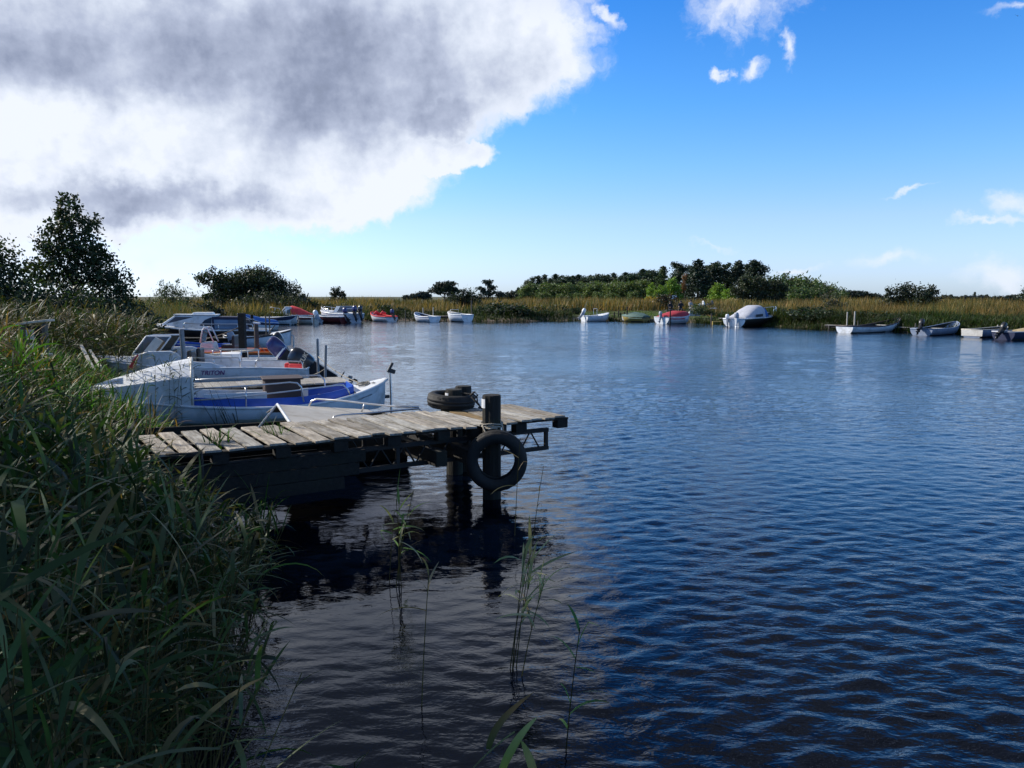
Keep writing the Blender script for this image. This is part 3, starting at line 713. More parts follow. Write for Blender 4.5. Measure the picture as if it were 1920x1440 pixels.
    def foredeck(B, s0, mat, rise=.06, s1=.985, name='foredeck', camber=.05):
        mb = MB(); rows_ = []
        for i in range(13):
            s = s0 + (s1 - s0) * i / 12; y = max(B.b(s) - .01, .004); z = B.zs(s) + .012 + rise * math.sin(min(1, (1 - (s - s0) / (s1 - s0) * .9)) * math.pi / 2) * 1
            rows_.append([(B.x(s, 1), y * k, z + camber * (1 - k * k)) for k in np.linspace(-1, 1, 9)])
        mb.grid(rows_)
        r0 = rows_[0]; mb.add(r0 + [(r0[-1][0], r0[-1][1], r0[-1][2] - .25), (r0[0][0], r0[0][1], r0[0][2] - .25)], [tuple(range(len(r0) + 2))])
        # sides down to the sheer
        for e in (0, -1):
            mb.grid([[r[e] for r in rows_], [(r[e][0], r[e][1], r[e][2] - rise - .012) for r in rows_]])
        o = mb.build(name, mat, B.root, smooth=False); return o
    def cabin(B, s0, s1, h, mat='white', inset=.12, front=.45, back=.05, tumble=.85, win='glass', nwin=2, roof=None, name='cabin', wv=(.28, .82), zoff=0.0, frontwin=True):
        x0, x1 = B.x(s0, 1), B.x(s1, 1); y0, y1 = B.b(s0) - inset, max(B.b(s1) - inset, .12)
        y0 = min(y0, B.beam / 2 - inset); z0, z1 = B.zs(s0) + zoff, B.zs(s1) + zoff; zt = max(z0, z1) + h
        bot = [Vector(p) for p in ((x0, -y0, z0 - .05), (x1, -y1, z1 - .05), (x1, y1, z1 - .05), (x0, y0, z0 - .05))]
        top = [Vector(p) for p in ((x0 + back, -y0 * tumble, zt - .02), (x1 - front, -y1 * tumble * 1.0, zt), (x1 - front, y1 * tumble, zt), (x0 + back, y0 * tumble, zt - .02))]
        mb = MB(); mb.frustum(bot, top); o = mb.build(name, mat, B.root, bev=.03)
        if win:
            for side in (0, 1):
                q = [bot[0], bot[1], top[1], top[0]] if side == 0 else [bot[2], bot[3], top[3], top[2]]
                for i in range(nwin):
                    u0 = .06 + .88 * i / nwin + .015; u1 = .06 + .88 * (i + 1) / nwin - .015
                    mb = MB(); mb.panel(q, u0, u1, wv[0], wv[1], .006); mb.build('window', win, o)
            if frontwin:
                q = [bot[1], bot[2], top[2], top[1]]
                mb = MB(); mb.panel(q, .08, .92, wv[0], wv[1], .006); mb.build('window', win, o)
        if roof:
            mb = MB(); e = .05; r0 = [p + Vector((0, 0, .004)) for p in top]; c = sum(r0, Vector()) / 4
            r1 = [c + (p - c) * 1.06 for p in r0]; mb.frustum(r1, [p + Vector((0, 0, .045)) for p in r1]); mb.build('roof', roof, B.root, bev=.015)
        return o, bot, top
    def canopy(B, prof, mat, name='canopy', n=11, power=.6):
        """prof: list of (s, half width factor, base rise above the sheer, crown height)"""
        mb = MB(); rows_ = []
        for (s, wf, zb, zt) in prof:
            y = B.b(s) * wf; z0 = B.zs(s) + zb; r = []
            for k in np.linspace(-1, 1, n): 
                a = abs(k) ** 2.6; r.append((B.x(s, 1), y * math.copysign(abs(k) ** .8, k), z0 + (zt - z0) * (1 - a) ** power))
            rows_.append(r)
        mb.grid(rows_); mb.add(rows_[0], [tuple(range(n))]); mb.add(rows_[-1], [tuple(range(n - 1, -1, -1))])
        return mb.build(name, mat, B.root, smooth=True)
    def rail(B, s0, s1, h, sides=(-1, 1), r=.013, posts=3, inset=.06, bowclose=False, name='rail', mat='steel', h1=None, drop=True):
        for sg in sides:
            pts = []; n = 14
            for i in range(n + 1):
                s = s0 + (s1 - s0) * i / n; hh = h + ((h1 if h1 is not None else h) - h) * i / n
                pts.append((B.x(s, 1), sg * max(B.b(s) - inset, .02), B.zs(s) + hh))
            mb = MB(); a, z = pts[0], pts[-1]
            body = list(pts)
            if drop:
                body = [(a[0] - .03, a[1], B.zs(s0))] + [(a[0] - .02, a[1], a[2] - .05)] + body
                if not bowclose: body = body + [(z[0] + .02, z[1], z[2] - .05), (z[0] + .03, z[1], B.zs(s1))]
            mb.tube(body, r, 6)
            for k in range(1, posts + 1):
                i = int(n * k / (posts + 1)); p = pts[i]; mb.tube([(p[0], p[1], B.zs(s0 + (s1 - s0) * i / n)), p], r * .9, 6)
            mb.build(name, mat, B.root, smooth=True)
        if bowclose:
            pass
    def windshield(B, s0, h, mat='smoke', frame='white', lean=.35, depth=.5, inset=.10, z=.0):
        y = B.b(s0) - inset; x = B.x(s0, 1); zz = B.zs(s0) + z
        pl = [(x - depth, -y, zz), (x, -y * .72, zz), (x, y * .72, zz), (x - depth, y, zz)]
        pt = [(x - depth - lean, -y * .92, zz + h), (x - lean, -y * .62, zz + h), (x - lean, y * .62, zz + h), (x - depth - lean, y * .92, zz + h)]
        mb = MB()
        for i in range(3):
            q = [pl[i], pl[i + 1], pt[i + 1], pt[i]]; mb.panel(q, 0.02, .98, .02, .98, .004, .008)
        o = mb.build('windshield', mat, B.root)
        mb = MB(); mb.tube(pt, .018, 6); mb.tube(pl, .016, 6)
        for a, c in zip(pl, pt): mb.tube([a, c], .016, 6)
        mb.build('screen_frame', frame, o)
        return o
    def outboard(B, y=0, z=None, tilt=0, sc=1.0, cowl='motorblack', leg='black', s=0.0, text=None, tmat='silver', band=None, steer=0):
        z = B.zs(0) * .95 if z is None else z; x = B.x(s, 1) - .06
        # motor frame: origin at the tilt hinge, leg along -z, cowling above, facing aft = -x
        mb = MB(); prof = [(-.02, .13, .17), (.03, .165, .20), (.18, .175, .215), (.34, .165, .20), (.43, .135, .165), (.475, .08, .10)]
        rows_ = []
        for (h, hw, hl) in prof:
            r = []
            for k in range(20):
                a = 2 * math.pi * k / 20; ca, sa = math.cos(a), math.sin(a)
                r.append((-.12 + math.copysign(abs(ca) ** .55, ca) * hl - h * .14, math.copysign(abs(sa) ** .55, sa) * hw, .12 + h))
            rows_.append(r)
        mb.grid(rows_, close=True); mb.add(rows_[-1], [tuple(range(20))]); mb.add(rows_[0], [tuple(range(19, -1, -1))])
        o = mb.build('outboard_motor', cowl, B.root, smooth=True)
        e = o.modifiers.new('edge', 'EDGE_SPLIT'); e.split_angle = R(55)
        o.location = (x, y, z); o.rotation_euler = Euler((0, R(tilt), steer)); o.scale = (sc, sc, sc)
        mb = MB(); mb.frustum([(-.24, -.07, -.42), (.02, -.05, -.42), (.02, .05, -.42), (-.24, .07, -.42)], [(-.28, -.10, .12), (.06, -.09, .12), (.06, .09, .12), (-.28, .10, .12)])
        mb.frustum([(-.20, -.025, -.80), (-.02, -.03, -.80), (-.02, .03, -.80), (-.20, .025, -.80)], [(-.22, -.04, -.418), (0, -.04, -.418), (0, .04, -.418), (-.22, .04, -.418)])
        mb.box((-.16, 0, -.50), (.42, .17, .022)); mb.tube([(.06, 0, -.70), (.02, 0, -.70), (-.26, 0, -.70), (-.32, 0, -.70)], [.01, .05, .05, .03], 10)
        mb.frustum([(-.14, -.008, -.94), (-.10, -.008, -.94), (-.10, .008, -.94), (-.14, .008, -.94)], [(-.20, -.015, -.79), (-.02, -.015, -.79), (-.02, .015, -.79), (-.20, .015, -.79)])
        mb.build('motor_leg', leg, o, bev=.012)
        mb = MB()
        for k in range(3):
            a = 2 * math.pi * k / 3 + .4; u = Vector((0, math.cos(a), math.sin(a))); w = Vector((0, -math.sin(a), math.cos(a)))
            c0 = Vector((-.32, 0, -.70)); mb.add([c0 + u * .03 - w * .02 + Vector((.02, 0, 0)), c0 + u * .09 - w * .05 + Vector((.03, 0, 0)), c0 + u * .13, c0 + u * .09 + w * .05 - Vector((.03, 0, 0)), c0 + u * .03 + w * .02 - Vector((.02, 0, 0))], [(0, 1, 2, 3, 4)])
        pr = mb.build('propeller', leg, o); sm = pr.modifiers.new('t', 'SOLIDIFY'); sm.thickness = .008
        mb = MB(); mb.box((.05, 0, -.05), (.07, .2, .26)); mb.box((.09, .07, -.02), (.05, .03, .3)); mb.box((.09, -.07, -.02), (.05, .03, .3)); mb.build('clamp_bracket', leg, o, bev=.008)
        if band:
            mb = MB(); r = [(p[0] * 1.0, p[1] * 1.02, p[2]) for p in rows_[1]]; r2 = [(-.12 + (p[0] + .12) * 1.01, p[1] * 1.02, p[2] + .05) for p in rows_[1]]
            mb.grid([r, r2], close=True); mb.build('trim_band', band, o)
        if text:
            body, size = text
            text_mesh('lettering', body, size, tmat, o, (-.15, -.178, .12 + .19), Euler((R(90), 0, R(0))), .004, .2)
        return o

def slab(o_parent, name, mat, pts, th=.02):
    """a flat board with four corners"""
    q = [Vector(p) for p in pts]; n = (q[1] - q[0]).cross(q[3] - q[0]).normalized()
    mb = MB(); mb.frustum([p - n * th / 2 for p in q], [p + n * th / 2 for p in q]); return mb.build(name, mat, o_parent)

# --- 1: blue and white double-ender behind the near jetty (bow with the fore-cabin to the left)
B = Boat('open_boat', 'white double-ended boat with a white fore-cabin and bright blue cockpit coaming', (-7.05, 12.95), (-2.32, 14.78), 1.78,
         sheer=(.62, .30, .60), hull='white', inside='white', bottom='scum', zb=0.10, floor=.1, rim='white', rimr=.026, draft=.25, rake=.30, double=True)
b1 = B
# fore-cabin: lofted sections from the bulkhead forward
mb = MB(); rows_ = []
for (s, wf, zt, cam) in ((.665, .93, .86, .24), (.73, .95, .82, .22), (.80, .95, .77, .18), (.88, .93, .71, .12), (.94, .9, .67, .07), (.985, .8, .64, .01)):
    y = B.b(s) * wf; z0 = B.zs(s); xx = B.x(s, 1)
    r = [(xx, -y, z0 - .03), (xx, -y * .985, z0 + (zt - z0) * .5), (xx, -y * .96, zt)] + [(xx, y * k, zt + cam * f) for k, f in ((-.5, .85), (-.2, 1), (.2, 1), (.5, .85))] + [(xx, y * .96, zt), (xx, y * .985, z0 + (zt - z0) * .5), (xx, y, z0 - .03)]
    rows_.append(r)
mb.grid(rows_); mb.add(rows_[0], [tuple(range(len(rows_[0])))]); mb.add(rows_[-1], [tuple(range(len(rows_[0]) - 1, -1, -1))])
cab = mb.build('fore_cabin', 'white', B.root)
mb = MB(); r = rows_[0]; mb.tube([(p[0] - .015, p[1] * 1.0, p[2]) for p in r], .022, 6); mb.build('cabin_frame', 'cream', cab, smooth=True)
mb = MB(); y = B.b(.64) * .7; mb.box((B.x(.665, 1) - .012, 0, .52), (.016, .62, .62)); mb.build('companion_hatch', 'brownbox', cab, bev=.006)
# side decks
for sg in (-1, 1):
    mb = MB(); top = []; inn = []
    for i in range(25):
        s = .03 + (.665 - .03) * i / 24; y = B.b(s); w = min(.20, y * .55); top.append((B.x(s, 1), sg * (y - .004), B.zs(s) + .006)); inn.append((B.x(s, 1), sg * (y - w), B.zs(s) + .010))
    mb.grid([top, inn] if sg < 0 else [inn, top]); o = mb.build('side_deck', 'white', B.root); sm = o.modifiers.new('t', 'SOLIDIFY'); sm.thickness = .012
mb = MB(); rw = []
for i in range(7):
    s = .005 + .125 * i / 6; y = max(B.b(s) - .01, .004); rw.append([(B.x(s, 1), y * k, B.zs(s) + .014 + .015 * (1 - k * k)) for k in (-1, -.5, 0, .5, 1)])
mb.grid(rw); o = mb.build('aft_deck', 'white', B.root); sm = o.modifiers.new('t', 'SOLIDIFY'); sm.thickness = .015
# coaming: blue on the near side and round the stern, white further forward on the far side
for sg, s0_, s1_, cm in ((1, .135, .665, 'blue'), (-1, .135, .27, 'blue'), (-1, .27, .665, 'white')):
    lo, hi = [], []
    for i in range(22):
        s = s0_ + (s1_ - s0_) * i / 21; y = (B.b(s) - min(.20, B.b(s) * .5)) * sg; zz = B.zs(s); hh = .14
        lo.append((B.x(s, 1), y, zz - .02)); hi.append((B.x(s, 1), y - sg * .01, zz + hh))
    mb = MB(); mb.grid([lo, hi]); o = mb.build('coaming', cm, B.root); sm = o.modifiers.new('t', 'SOLIDIFY'); sm.thickness = .022; sm.offset = 0
s = .135; y = B.b(s) - min(.2, B.b(s) * .5)
mb = MB(); mb.box((B.x(s, 1) + .012, 0, B.zs(s) + .03), (.022, 2 * y, .26)); mb.build('coaming', 'blue', B.root)
mb = MB(); mb.box((B.x(.19, 1), 0, B.zs(.19) - .02), (.5, 2 * (B.b(.19) - .26), .02)); mb.build('thwart', 'cream', B.root)
# engine box
mb = MB(); mb.box((B.x(.375, 1), .12, .40), (.62, .60, .64), taper=.96); eb = mb.build('engine_box', 'brownbox', B.root, bev=.012)
mb = MB(); mb.box((B.x(.375, 1), .12, .735), (.68, .66, .028)); mb.build('lid', 'brownbox', eb, bev=.008)
mb = MB(); mb.tube([(B.x(.39, 1), -.20, .58), (B.x(.39, 1), -.215, .585), (B.x(.34, 1), -.215, .60), (B.x(.34, 1), -.20, .60)], .008, 6); mb.build('handle', 'steel', eb)
mb = MB(); mb.box((B.x(.53, 1), .55, .42), (1.0, .05, .25)); mb.build('locker_front', 'white', B.root, bev=.006)
# rails
def b1rail(pts, posts=()):
    mb = MB(); mb.tube(pts, .014, 7)
    for p, z in posts: mb.tube([(p[0], p[1], z), p], .012, 6)
    mb.build('rail', 'steel', B.root, smooth=True)
yN = lambda s: (B.b(s) - .10)        # port side (+y) of a boat heading left is the near side
b1rail([(B.x(.67, 1), yN(.645), .66)] + [(B.x(s, 1), yN(s), .67 + .01 * k) for k, s in enumerate((.58, .52, .46, .40, .36))] + [(B.x(.335, 1), yN(.335), .69), (B.x(.322, 1), yN(.322), .62), (B.x(.315, 1), yN(.315), .36)], [((B.x(.50, 1), yN(.5), .68), .32)])
b1rail([(B.x(.67, 1), yN(.645) - .02, .47)] + [(B.x(s, 1), yN(s) - .02, .48 + (.6 - s) * .32) for s in (.58, .50, .42, .34, .26, .20)] + [(B.x(.175, 1), yN(.175) - .02, .60), (B.x(.16, 1), yN(.16), .52), (B.x(.152, 1), yN(.152), .42)])
b1rail([(B.x(.67, 1), -yN(.645), .66)] + [(B.x(s, 1), -yN(s), .68) for s in (.5, .4, .3, .25)] + [(B.x(.225, 1), -yN(.225), .68), (B.x(.21, 1), -yN(.21), .6), (B.x(.205, 1), -yN(.205), .36)], [((B.x(.42, 1), -yN(.42), .68), .32)])
mb = MB(); 
for k in range(9):
    a = rnd.uniform(0, 6.28); c = Vector((B.x(.075, 1) + rnd.uniform(-.1, .1), rnd.uniform(-.08, .08), B.zs(.075) + .03 + k * .006))
    mb.tube([c + Vector((math.cos(a + t) * .11, math.sin(a + t) * .07, .015 * math.sin(3 * t + k))) for t in np.linspace(0, 5, 14)], .011, 5)
o = mb.build('rope', 'rope', smooth=True); tag(o, 'heap of rope lying on the pointed aft deck of the blue and white boat', 'rope'); o.matrix_world = B.root.matrix_basis.copy()
mb = MB(); xe = B.x(0, 1) - .07
mb.tube([(xe, 0, -.3), (xe, 0, .35), (xe + .01, .0, .74)], .020, 8); st = mb.build('rudder_stock', 'steel', B.root)
mb = MB(); mb.box((xe + .01, 0, .84), (.05, .05, .2), Euler((0, R(-28), 0)).to_matrix()); mb.box((xe - .03, 0, .77), (.11, .06, .08), Euler((0, R(-20), 0)).to_matrix()); mb.build('tiller_head', 'black', st, bev=.008)
mb = MB(); mb.box((xe + .075, 0, .3), (.09, .03, .06)); mb.box((B.x(.012, 1) + .05, .06, .47), (.05, .03, .10)); mb.build('fitting', 'black', B.root, bev=.004)
# faint handwritten mark near the stern, illegible in the photograph
mb = MB(); pts = []
for k in range(40):
    s_ = .125 - .055 * k / 39; zz = B.zs(s_) - .10 + .012 * math.sin(k * 1.9) + .004 * math.sin(k * 4.1); pts.append((B.x(s_, 1), B.y_at(s_, zz) + .004, zz))
mb.tube(pts, .003, 4); mb.build('script_mark', 'navy', B.root)

# --- 2: dark boat under the jetty with ribbed cover and rails
B = Boat('open_boat', 'dark hulled boat moored behind the jetty under a pale ribbed cover sheet', (-5.35, 9.07), (-1.6, 10.95), 1.35, sheer=(.46, .42, .55), hull='brown_hull_and_shade', inside='darkwood', bottom='brown_hull_and_shade', rim='darkwood', tw=.95, rake=.3)
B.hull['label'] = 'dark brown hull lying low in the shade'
def w2l(root, v):
    return root.matrix_basis.inverted() @ Vector(v)
A0, A1, A2, A3 = P(520, 758, 10.9), P(735, 788, 11.3), P(640, 806, 9.4), P(548, 800, 9.3)
mb = MB(); n = 30; rw = []
for i in range(n + 1):
    u = i / n; off = Vector((0, 0, .010 if i % 2 else 0)); a = A0.lerp(A3, u); c = A1.lerp(A2, u); rw.append([w2l(B.root, a.lerp(c, k / 6) + off) for k in range(7)])
mb.grid(rw[::-1]); o = mb.build('cover_sheet', 'sheet', B.root); sm = o.modifiers.new('t', 'SOLIDIFY'); sm.thickness = .006
far0, far1 = P(500, 792, 11.7), P(690, 792, 12.0)
mb = MB(); mb.grid([[w2l(B.root, A0 + Vector((0, 0, -.002))), w2l(B.root, A1)], [w2l(B.root, Vector((far0.x, far0.y, .45))), w2l(B.root, Vector((far1.x, far1.y, .45)))]]); o = mb.build('cover_sheet', 'sheet', B.root); sm = o.modifiers.new('t', 'SOLIDIFY'); sm.thickness = .006
mb = MB(); mb.tube([w2l(B.root, A0), w2l(B.root, P(484, 803, 10.6))], .018, 6); mb.tube([w2l(B.root, A0), w2l(B.root, A3)], .018, 6); mb.build('cover_frame', 'white', B.root)
def wtube(root, name, mat, pts, r, n=7):
    mb = MB(); mb.tube([w2l(root, p) for p in pts], r, n); return mb.build(name, mat, root, smooth=True)
wtube(B.root, 'rail', 'steel', [P(578, 764, 11.6), P(584, 752, 11.6), P(594, 748, 11.6), P(640, 751, 11.4), P(690, 757, 11.2), P(740, 762, 11.0), P(785, 763, 10.8)], .014)
wtube(B.root, 'rail', 'steel', [P(678, 772, 11.25), P(684, 757, 11.22)], .012)
wtube(B.root, 'rail', 'steel', [P(640, 793, 10.2), P(622, 788, 10.1), P(626, 781, 10.1), P(642, 778, 10.15), P(700, 774, 10.4), P(760, 768, 10.6), P(785, 766, 10.7), P(790, 770, 10.7), P(786, 773, 10.65)], .014)

# --- 3: white open motorboat with lettering and a tilted black outboard
bow, stern = P(178, 712, 17.6), P(582, 712, 18.2)
B = Boat('motorboat', 'white open motorboat with purple lettering, smoked windscreen and a large tilted black outboard', bow, stern, 1.85, sheer=(.56, .62, .80), hull='white', inside='white', bottom='white', rim='white', tw=.85, deck=(.66, 'white', .06), rake=.6, floor=.15)
L = B.L
for sg in (-1, 1):      # raised cockpit sides stepping down aft
    ys = lambda s: sg * (B.b(s) - .03); pr = [(.36, .02), (.40, .06), (.42, .10), (.50, .12), (.545, .16), (.575, .30), (.60, .33), (.70, .30), (.78, .16)]
    lo = [(B.x(s, 1), ys(s), B.zs(s) - .02) for s, h in pr]; hi = [(B.x(s, 1), ys(s) * .97, B.zs(s) + h) for s, h in pr]
    mb = MB(); mb.grid([lo, hi]); o = mb.build('cockpit_side', 'white', B.root); sm = o.modifiers.new('t', 'SOLIDIFY'); sm.thickness = .05; sm.offset = 0
    mb = MB(); mb.tube(hi, .022, 6); mb.build('coaming_trim', 'white_clean', o, smooth=True)
B.windshield(.80, .38, 'smoke', 'white_clean', lean=.28, depth=.55, inset=.22, z=.20)
mb = MB(); mb.box((B.x(.70, 1), 0, .86), (.42, 1.25, .22)); mb.build('dashboard', 'black', B.root, bev=.03)
for yy in (.38, -.38):
    mb = MB(); mb.box((B.x(.60, 1), yy, .55), (.45, .42, .4)); mb.box((B.x(.56, 1) - .12, yy, .78), (.1, .42, .42)); mb.build('seat', 'black', B.root, bev=.04)
# tall white leaning windscreen side with a red flash
a = [P(240, 696, 17.0), P(256, 702, 17.0), P(305, 640, 17.3), P(291, 632, 17.3)]
mb = MB(); q = [w2l(B.root, p) for p in a]; mb.frustum(q, [p + Vector((0, -.06, 0)) for p in q]); wf = mb.build('screen_pillar', 'cream', B.root)
a = [P(240, 690, 16.96), P(247, 694, 16.96), P(262, 668, 17.05), P(258, 664, 17.05)]
slab(wf, 'pillar_flash', 'red', [w2l(B.root, p) for p in a], .012)
B.rail(.30, .52, .22, sides=(1,), posts=1); B.rail(.02, .22, .17, sides=(1,), posts=0); B.rail(.28, .56, .30, sides=(-1,), posts=2)
text_mesh('lettering', 'TRITON', .135, 'purple', B.root, (B.x(.415, 1), B.b(.415) + .008, .525), Euler((R(90), 0, R(180))), .004, .25)
text_mesh('lettering', '550', .075, 'black', B.root, (B.x(.13, 1), B.b(.13) + .012, .42), Euler((R(90), 0, R(180))), .004, .1)
o = B.outboard(y=.05, z=.36, tilt=60, sc=1.15, text=None)
text_mesh('lettering', 'SUZUKI', .125, 'silver', o, (-.17, .183, .30), Euler((R(90), R(0), R(180))), .004, .1)
mb = MB(); mb.box((B.x(.06, 1), .2, .56), (.3, .3, .18)); mb.box((B.x(.10, 1), -.25, .55), (.26, .22, .16)); mb.build('fuel_can', 'red', B.root, bev=.03)

# --- 4: white motorboat with a tilted blue outboard
bow, stern = P(300, 700, 20.0), P(528, 700, 20.8)
B = Boat('motorboat', 'white railed motorboat with a tilted dark blue outboard behind the boat with purple lettering', bow, stern, 1.7, sheer=(.50, .50, .66), hull='white', inside='white', bottom='white', rim='white', tw=.85, rake=.5, floor=.15, deck=(.7, 'white', .05), thwarts=(.25, .5))
B.rail(.40, .80, .22, sides=(1,), posts=2); B.rail(.30, .75, .24, sides=(-1,), posts=2)
B.outboard(z=.52, tilt=52, sc=1.0, cowl='motorblue', band='white_clean')
mb = MB(); mb.box((B.x(.42, 1), .1, .62), (.5, .8, .2)); mb.build('locker', 'white_clean', B.root, bev=.03)
# --- 5: orange and white open boat with a console
bow, stern = P(128, 672, 24.0), P(522, 680, 24.6)
B = Boat('open_boat', 'long white open boat with orange gunwales and a white steering console', bow, stern, 2.0, sheer=(.46, .48, .70), hull='white', inside='orange', bottom='antifoul', rim='orange', rimr=.05, tw=.8, rake=.6, floor=.12, thwarts=(.12, .55, .72))
mb = MB(); xc = B.x(.33, 1); mb.frustum([(xc - .3, -.32, .1), (xc + .3, -.32, .1), (xc + .3, .32, .1), (xc - .3, .32, .1)], [(xc - .16, -.28, .78), (xc + .18, -.28, .78), (xc + .18, .28, .78), (xc - .16, .28, .78)])
con = mb.build('console', 'white', B.root, bev=.04)
mb = MB()
for yy in (-.27, .27): mb.tube([(xc + .20, yy, .76), (xc + .12, yy, 1.14), (xc + .06, yy, 1.22), (xc - .02, yy * .95, 1.20), (xc - .2, yy, .77)], .022, 6)
mb.tube([(xc + .06, -.27, 1.22), (xc + .06, .27, 1.22)], .022, 6); mb.build('screen_frame', 'white_clean', con, smooth=True)
mb = MB(); mb.panel([(xc + .19, -.26, .78), (xc + .19, .26, .78), (xc + .08, .26, 1.18), (xc + .08, -.26, 1.18)], .02, .98, .02, .98, .004); mb.build('screen', 'glass', con)
mb = MB(); mb.box((xc - .62, 0, .45), (.4, .7, .5)); mb.box((xc - .78, 0, .82), (.08, .7, .34)); mb.build('seat', 'black', B.root, bev=.04)
B.outboard(z=.62, tilt=35, sc=0.69, cowl='motorblack')
# board laid over the boats
mb = MB(); mb.beam(P(358, 669, 21.4), P(486, 656, 22.4), .22, .05); o = mb.build('gangplank', 'palewood', bev=.01); tag(o, 'long pale plank laid across the moored boats beside the tall black post', 'plank')
mb = MB(); a, b_ = P(486, 657, 26), P(330, 660, 26); 
# --- 6: blue striped small boat behind the console
bow, stern = P(318, 662, 28.5), P(432, 662, 28.5)
B = Boat('open_boat', 'low grey boat with a bright blue gunwale half hidden behind the white console', bow, stern, 1.5, sheer=(.40, .40, .55), hull='grey_in', inside='grey_in', rim='blue', rimr=.05, tw=.85, thwarts=(.4, .7))
B.outboard(z=.55, tilt=30, sc=0.59, cowl='motorgrey', leg='black')
# --- 7: white double-ender with black sheer stripe
bow, stern = P(548, 642, 32.8), P(418, 642, 32.4)
B = Boat('open_boat', 'white double-ended boat with a black sheer stripe and rounded bow behind the dark posts', bow, stern, 1.9, sheer=(.62, .52, .78), hull='white', inside='white', bottom='antifoul', rim='blacknav', rimr=.035, double=True, rake=.25, deck=(.72, 'white', .03), floor=.15)
mb = MB(); mb.tube([(B.L / 2 + .05, .12, -.1), (B.L / 2 + .06, .12, .55), (B.L / 2 - .05, .10, .60)], .02, 6); mb.tube([(B.L / 2 + .05, -.12, -.1), (B.L / 2 + .06, -.12, .55), (B.L / 2 - .05, -.10, .60)], .02, 6)
for z in (.12, .34, .5): mb.tube([(B.L / 2 + .058, -.12, z), (B.L / 2 + .058, .12, z)], .016, 6)
mb.build('boarding_ladder', 'steel', B.root)
mb = MB(); mb.tube([(B.x(.66, 1), .2, .7), (B.x(.75, 1), .15, .98)], .02, 6); mb.build('tiller', 'black', B.root)
# --- 8: black cabin cruiser with navy canopy
bow, stern = P(258, 640, 35.5), P(506, 640, 36.8)
B = Boat('cabin_cruiser', 'black hulled cabin boat with a long white cabin and a navy canopy', bow, stern, 2.3, sheer=(.62, .66, 1.02), hull='blacknav', inside='grey_in', bottom='blacknav', rim='white', rimr=.04, tw=.85, deck=(.70, 'white', .04), rake=.7, floor=.3)
o, bt, tp = B.cabin(.40, .84, .46, 'white', inset=.25, front=.75, back=.0, nwin=2, roof='white', wv=(.30, .88))
mb = MB(); mb.box((B.x(.50, 1), 0, B.zs(.5) + .72), (.9, .8, .10), taper=.9); mb.build('roof_hatch', 'white_clean', B.root, bev=.03)
o, bt, tp = B.cabin(.16, .42, .60, 'navy', inset=.18, front=-.02, back=.35, nwin=1, win='vinyl', name='canopy', wv=(.18, .80), frontwin=False)
B.rail(.12, .62, .28, sides=(1,), posts=3, r=.022)
# --- 9: small white motorboat behind the posts
bow, stern = P(424, 612, 41), P(466, 612, 40)
B = Boat('motorboat', 'small white motorboat with a raised pointed bow left of the blue covered boat', bow, stern, 1.5, sheer=(.5, .52, .85), hull='white', inside='grey_in', tw=.85, deck=(.5, 'white', .12), rake=.5)
B.windshield(.58, .3, 'glass', 'steel', inset=.2, z=.15); B.outboard(z=.6, tilt=55, sc=0.73, cowl='motorblack'); B.rail(.6, .95, .22, posts=2)
# --- 10: blue covered boat
bow, stern = P(446, 606, 50), P(512, 606, 52)
B = Boat('covered_boat', 'small boat under a bright blue tarpaulin with a raised white bow', bow, stern, 1.5, sheer=(.45, .5, 1.1), hull='white', inside='grey_in', rim='white', tw=.85, rake=.4, stripe=('navy', 2))
B.canopy([(0.0, 1.03, -.05, .66), (.3, 1.03, -.05, .78), (.6, 1.03, -.05, .95), (.9, 1.0, -.02, 1.10), (.96, .9, 0, 1.12)], 'bluecanvas', 'tarpaulin')
# --- 11: long white boat with a blue band under the red canopy boat
bow, stern = P(559, 606, 61.5), P(500, 606, 63)
B = Boat('open_boat', 'white rowing boat with a dark blue band moored in front of the red canopy boat', bow, stern, 1.6, sheer=(.55, .55, .72), hull='white', inside='grey_in', tw=.8, rake=.15, stripe=('navy', 3), thwarts=(.3, .6), full=.6)
# --- 12: cabin boat with red canopy
bow, stern = P(506, 603, 66), P(600, 604, 67)
B = Boat('cabin_cruiser', 'cabin boat with a bright red sloping canopy behind its windscreen', bow, stern, 1.9, sheer=(.55, .6, .9), hull='darkred', inside='grey_in', rim='white', rimr=.05, tw=.85, deck=(.6, 'white', .05), rake=.5)
B.cabin(.56, .82, .52, 'white', inset=.2, front=.5, back=0, nwin=1, wv=(.2, .85), roof='white')
B.canopy([(.12, .95, .02, .68), (.22, .95, .02, .85), (.40, .95, .02, 1.22), (.54, .93, .02, 1.40), (.585, .85, .04, 1.36)], 'red')
B.rail(.80, .98, .42, posts=1, r=.02)
# --- 13: boat with the pale outboard
bow, stern = P(556, 604, 64.0), P(592, 605, 63.5)
B = Boat('motorboat', 'low white motorboat showing a big pale grey outboard right of the red canopy', bow, stern, 1.5, sheer=(.5, .5, .6), hull='cream', inside='grey_in', rim='white', tw=.9, rake=.3, stripe=('darkred', 2))
B.outboard(z=.55, tilt=35, sc=0.85, cowl='white_clean', leg='motorgrey')
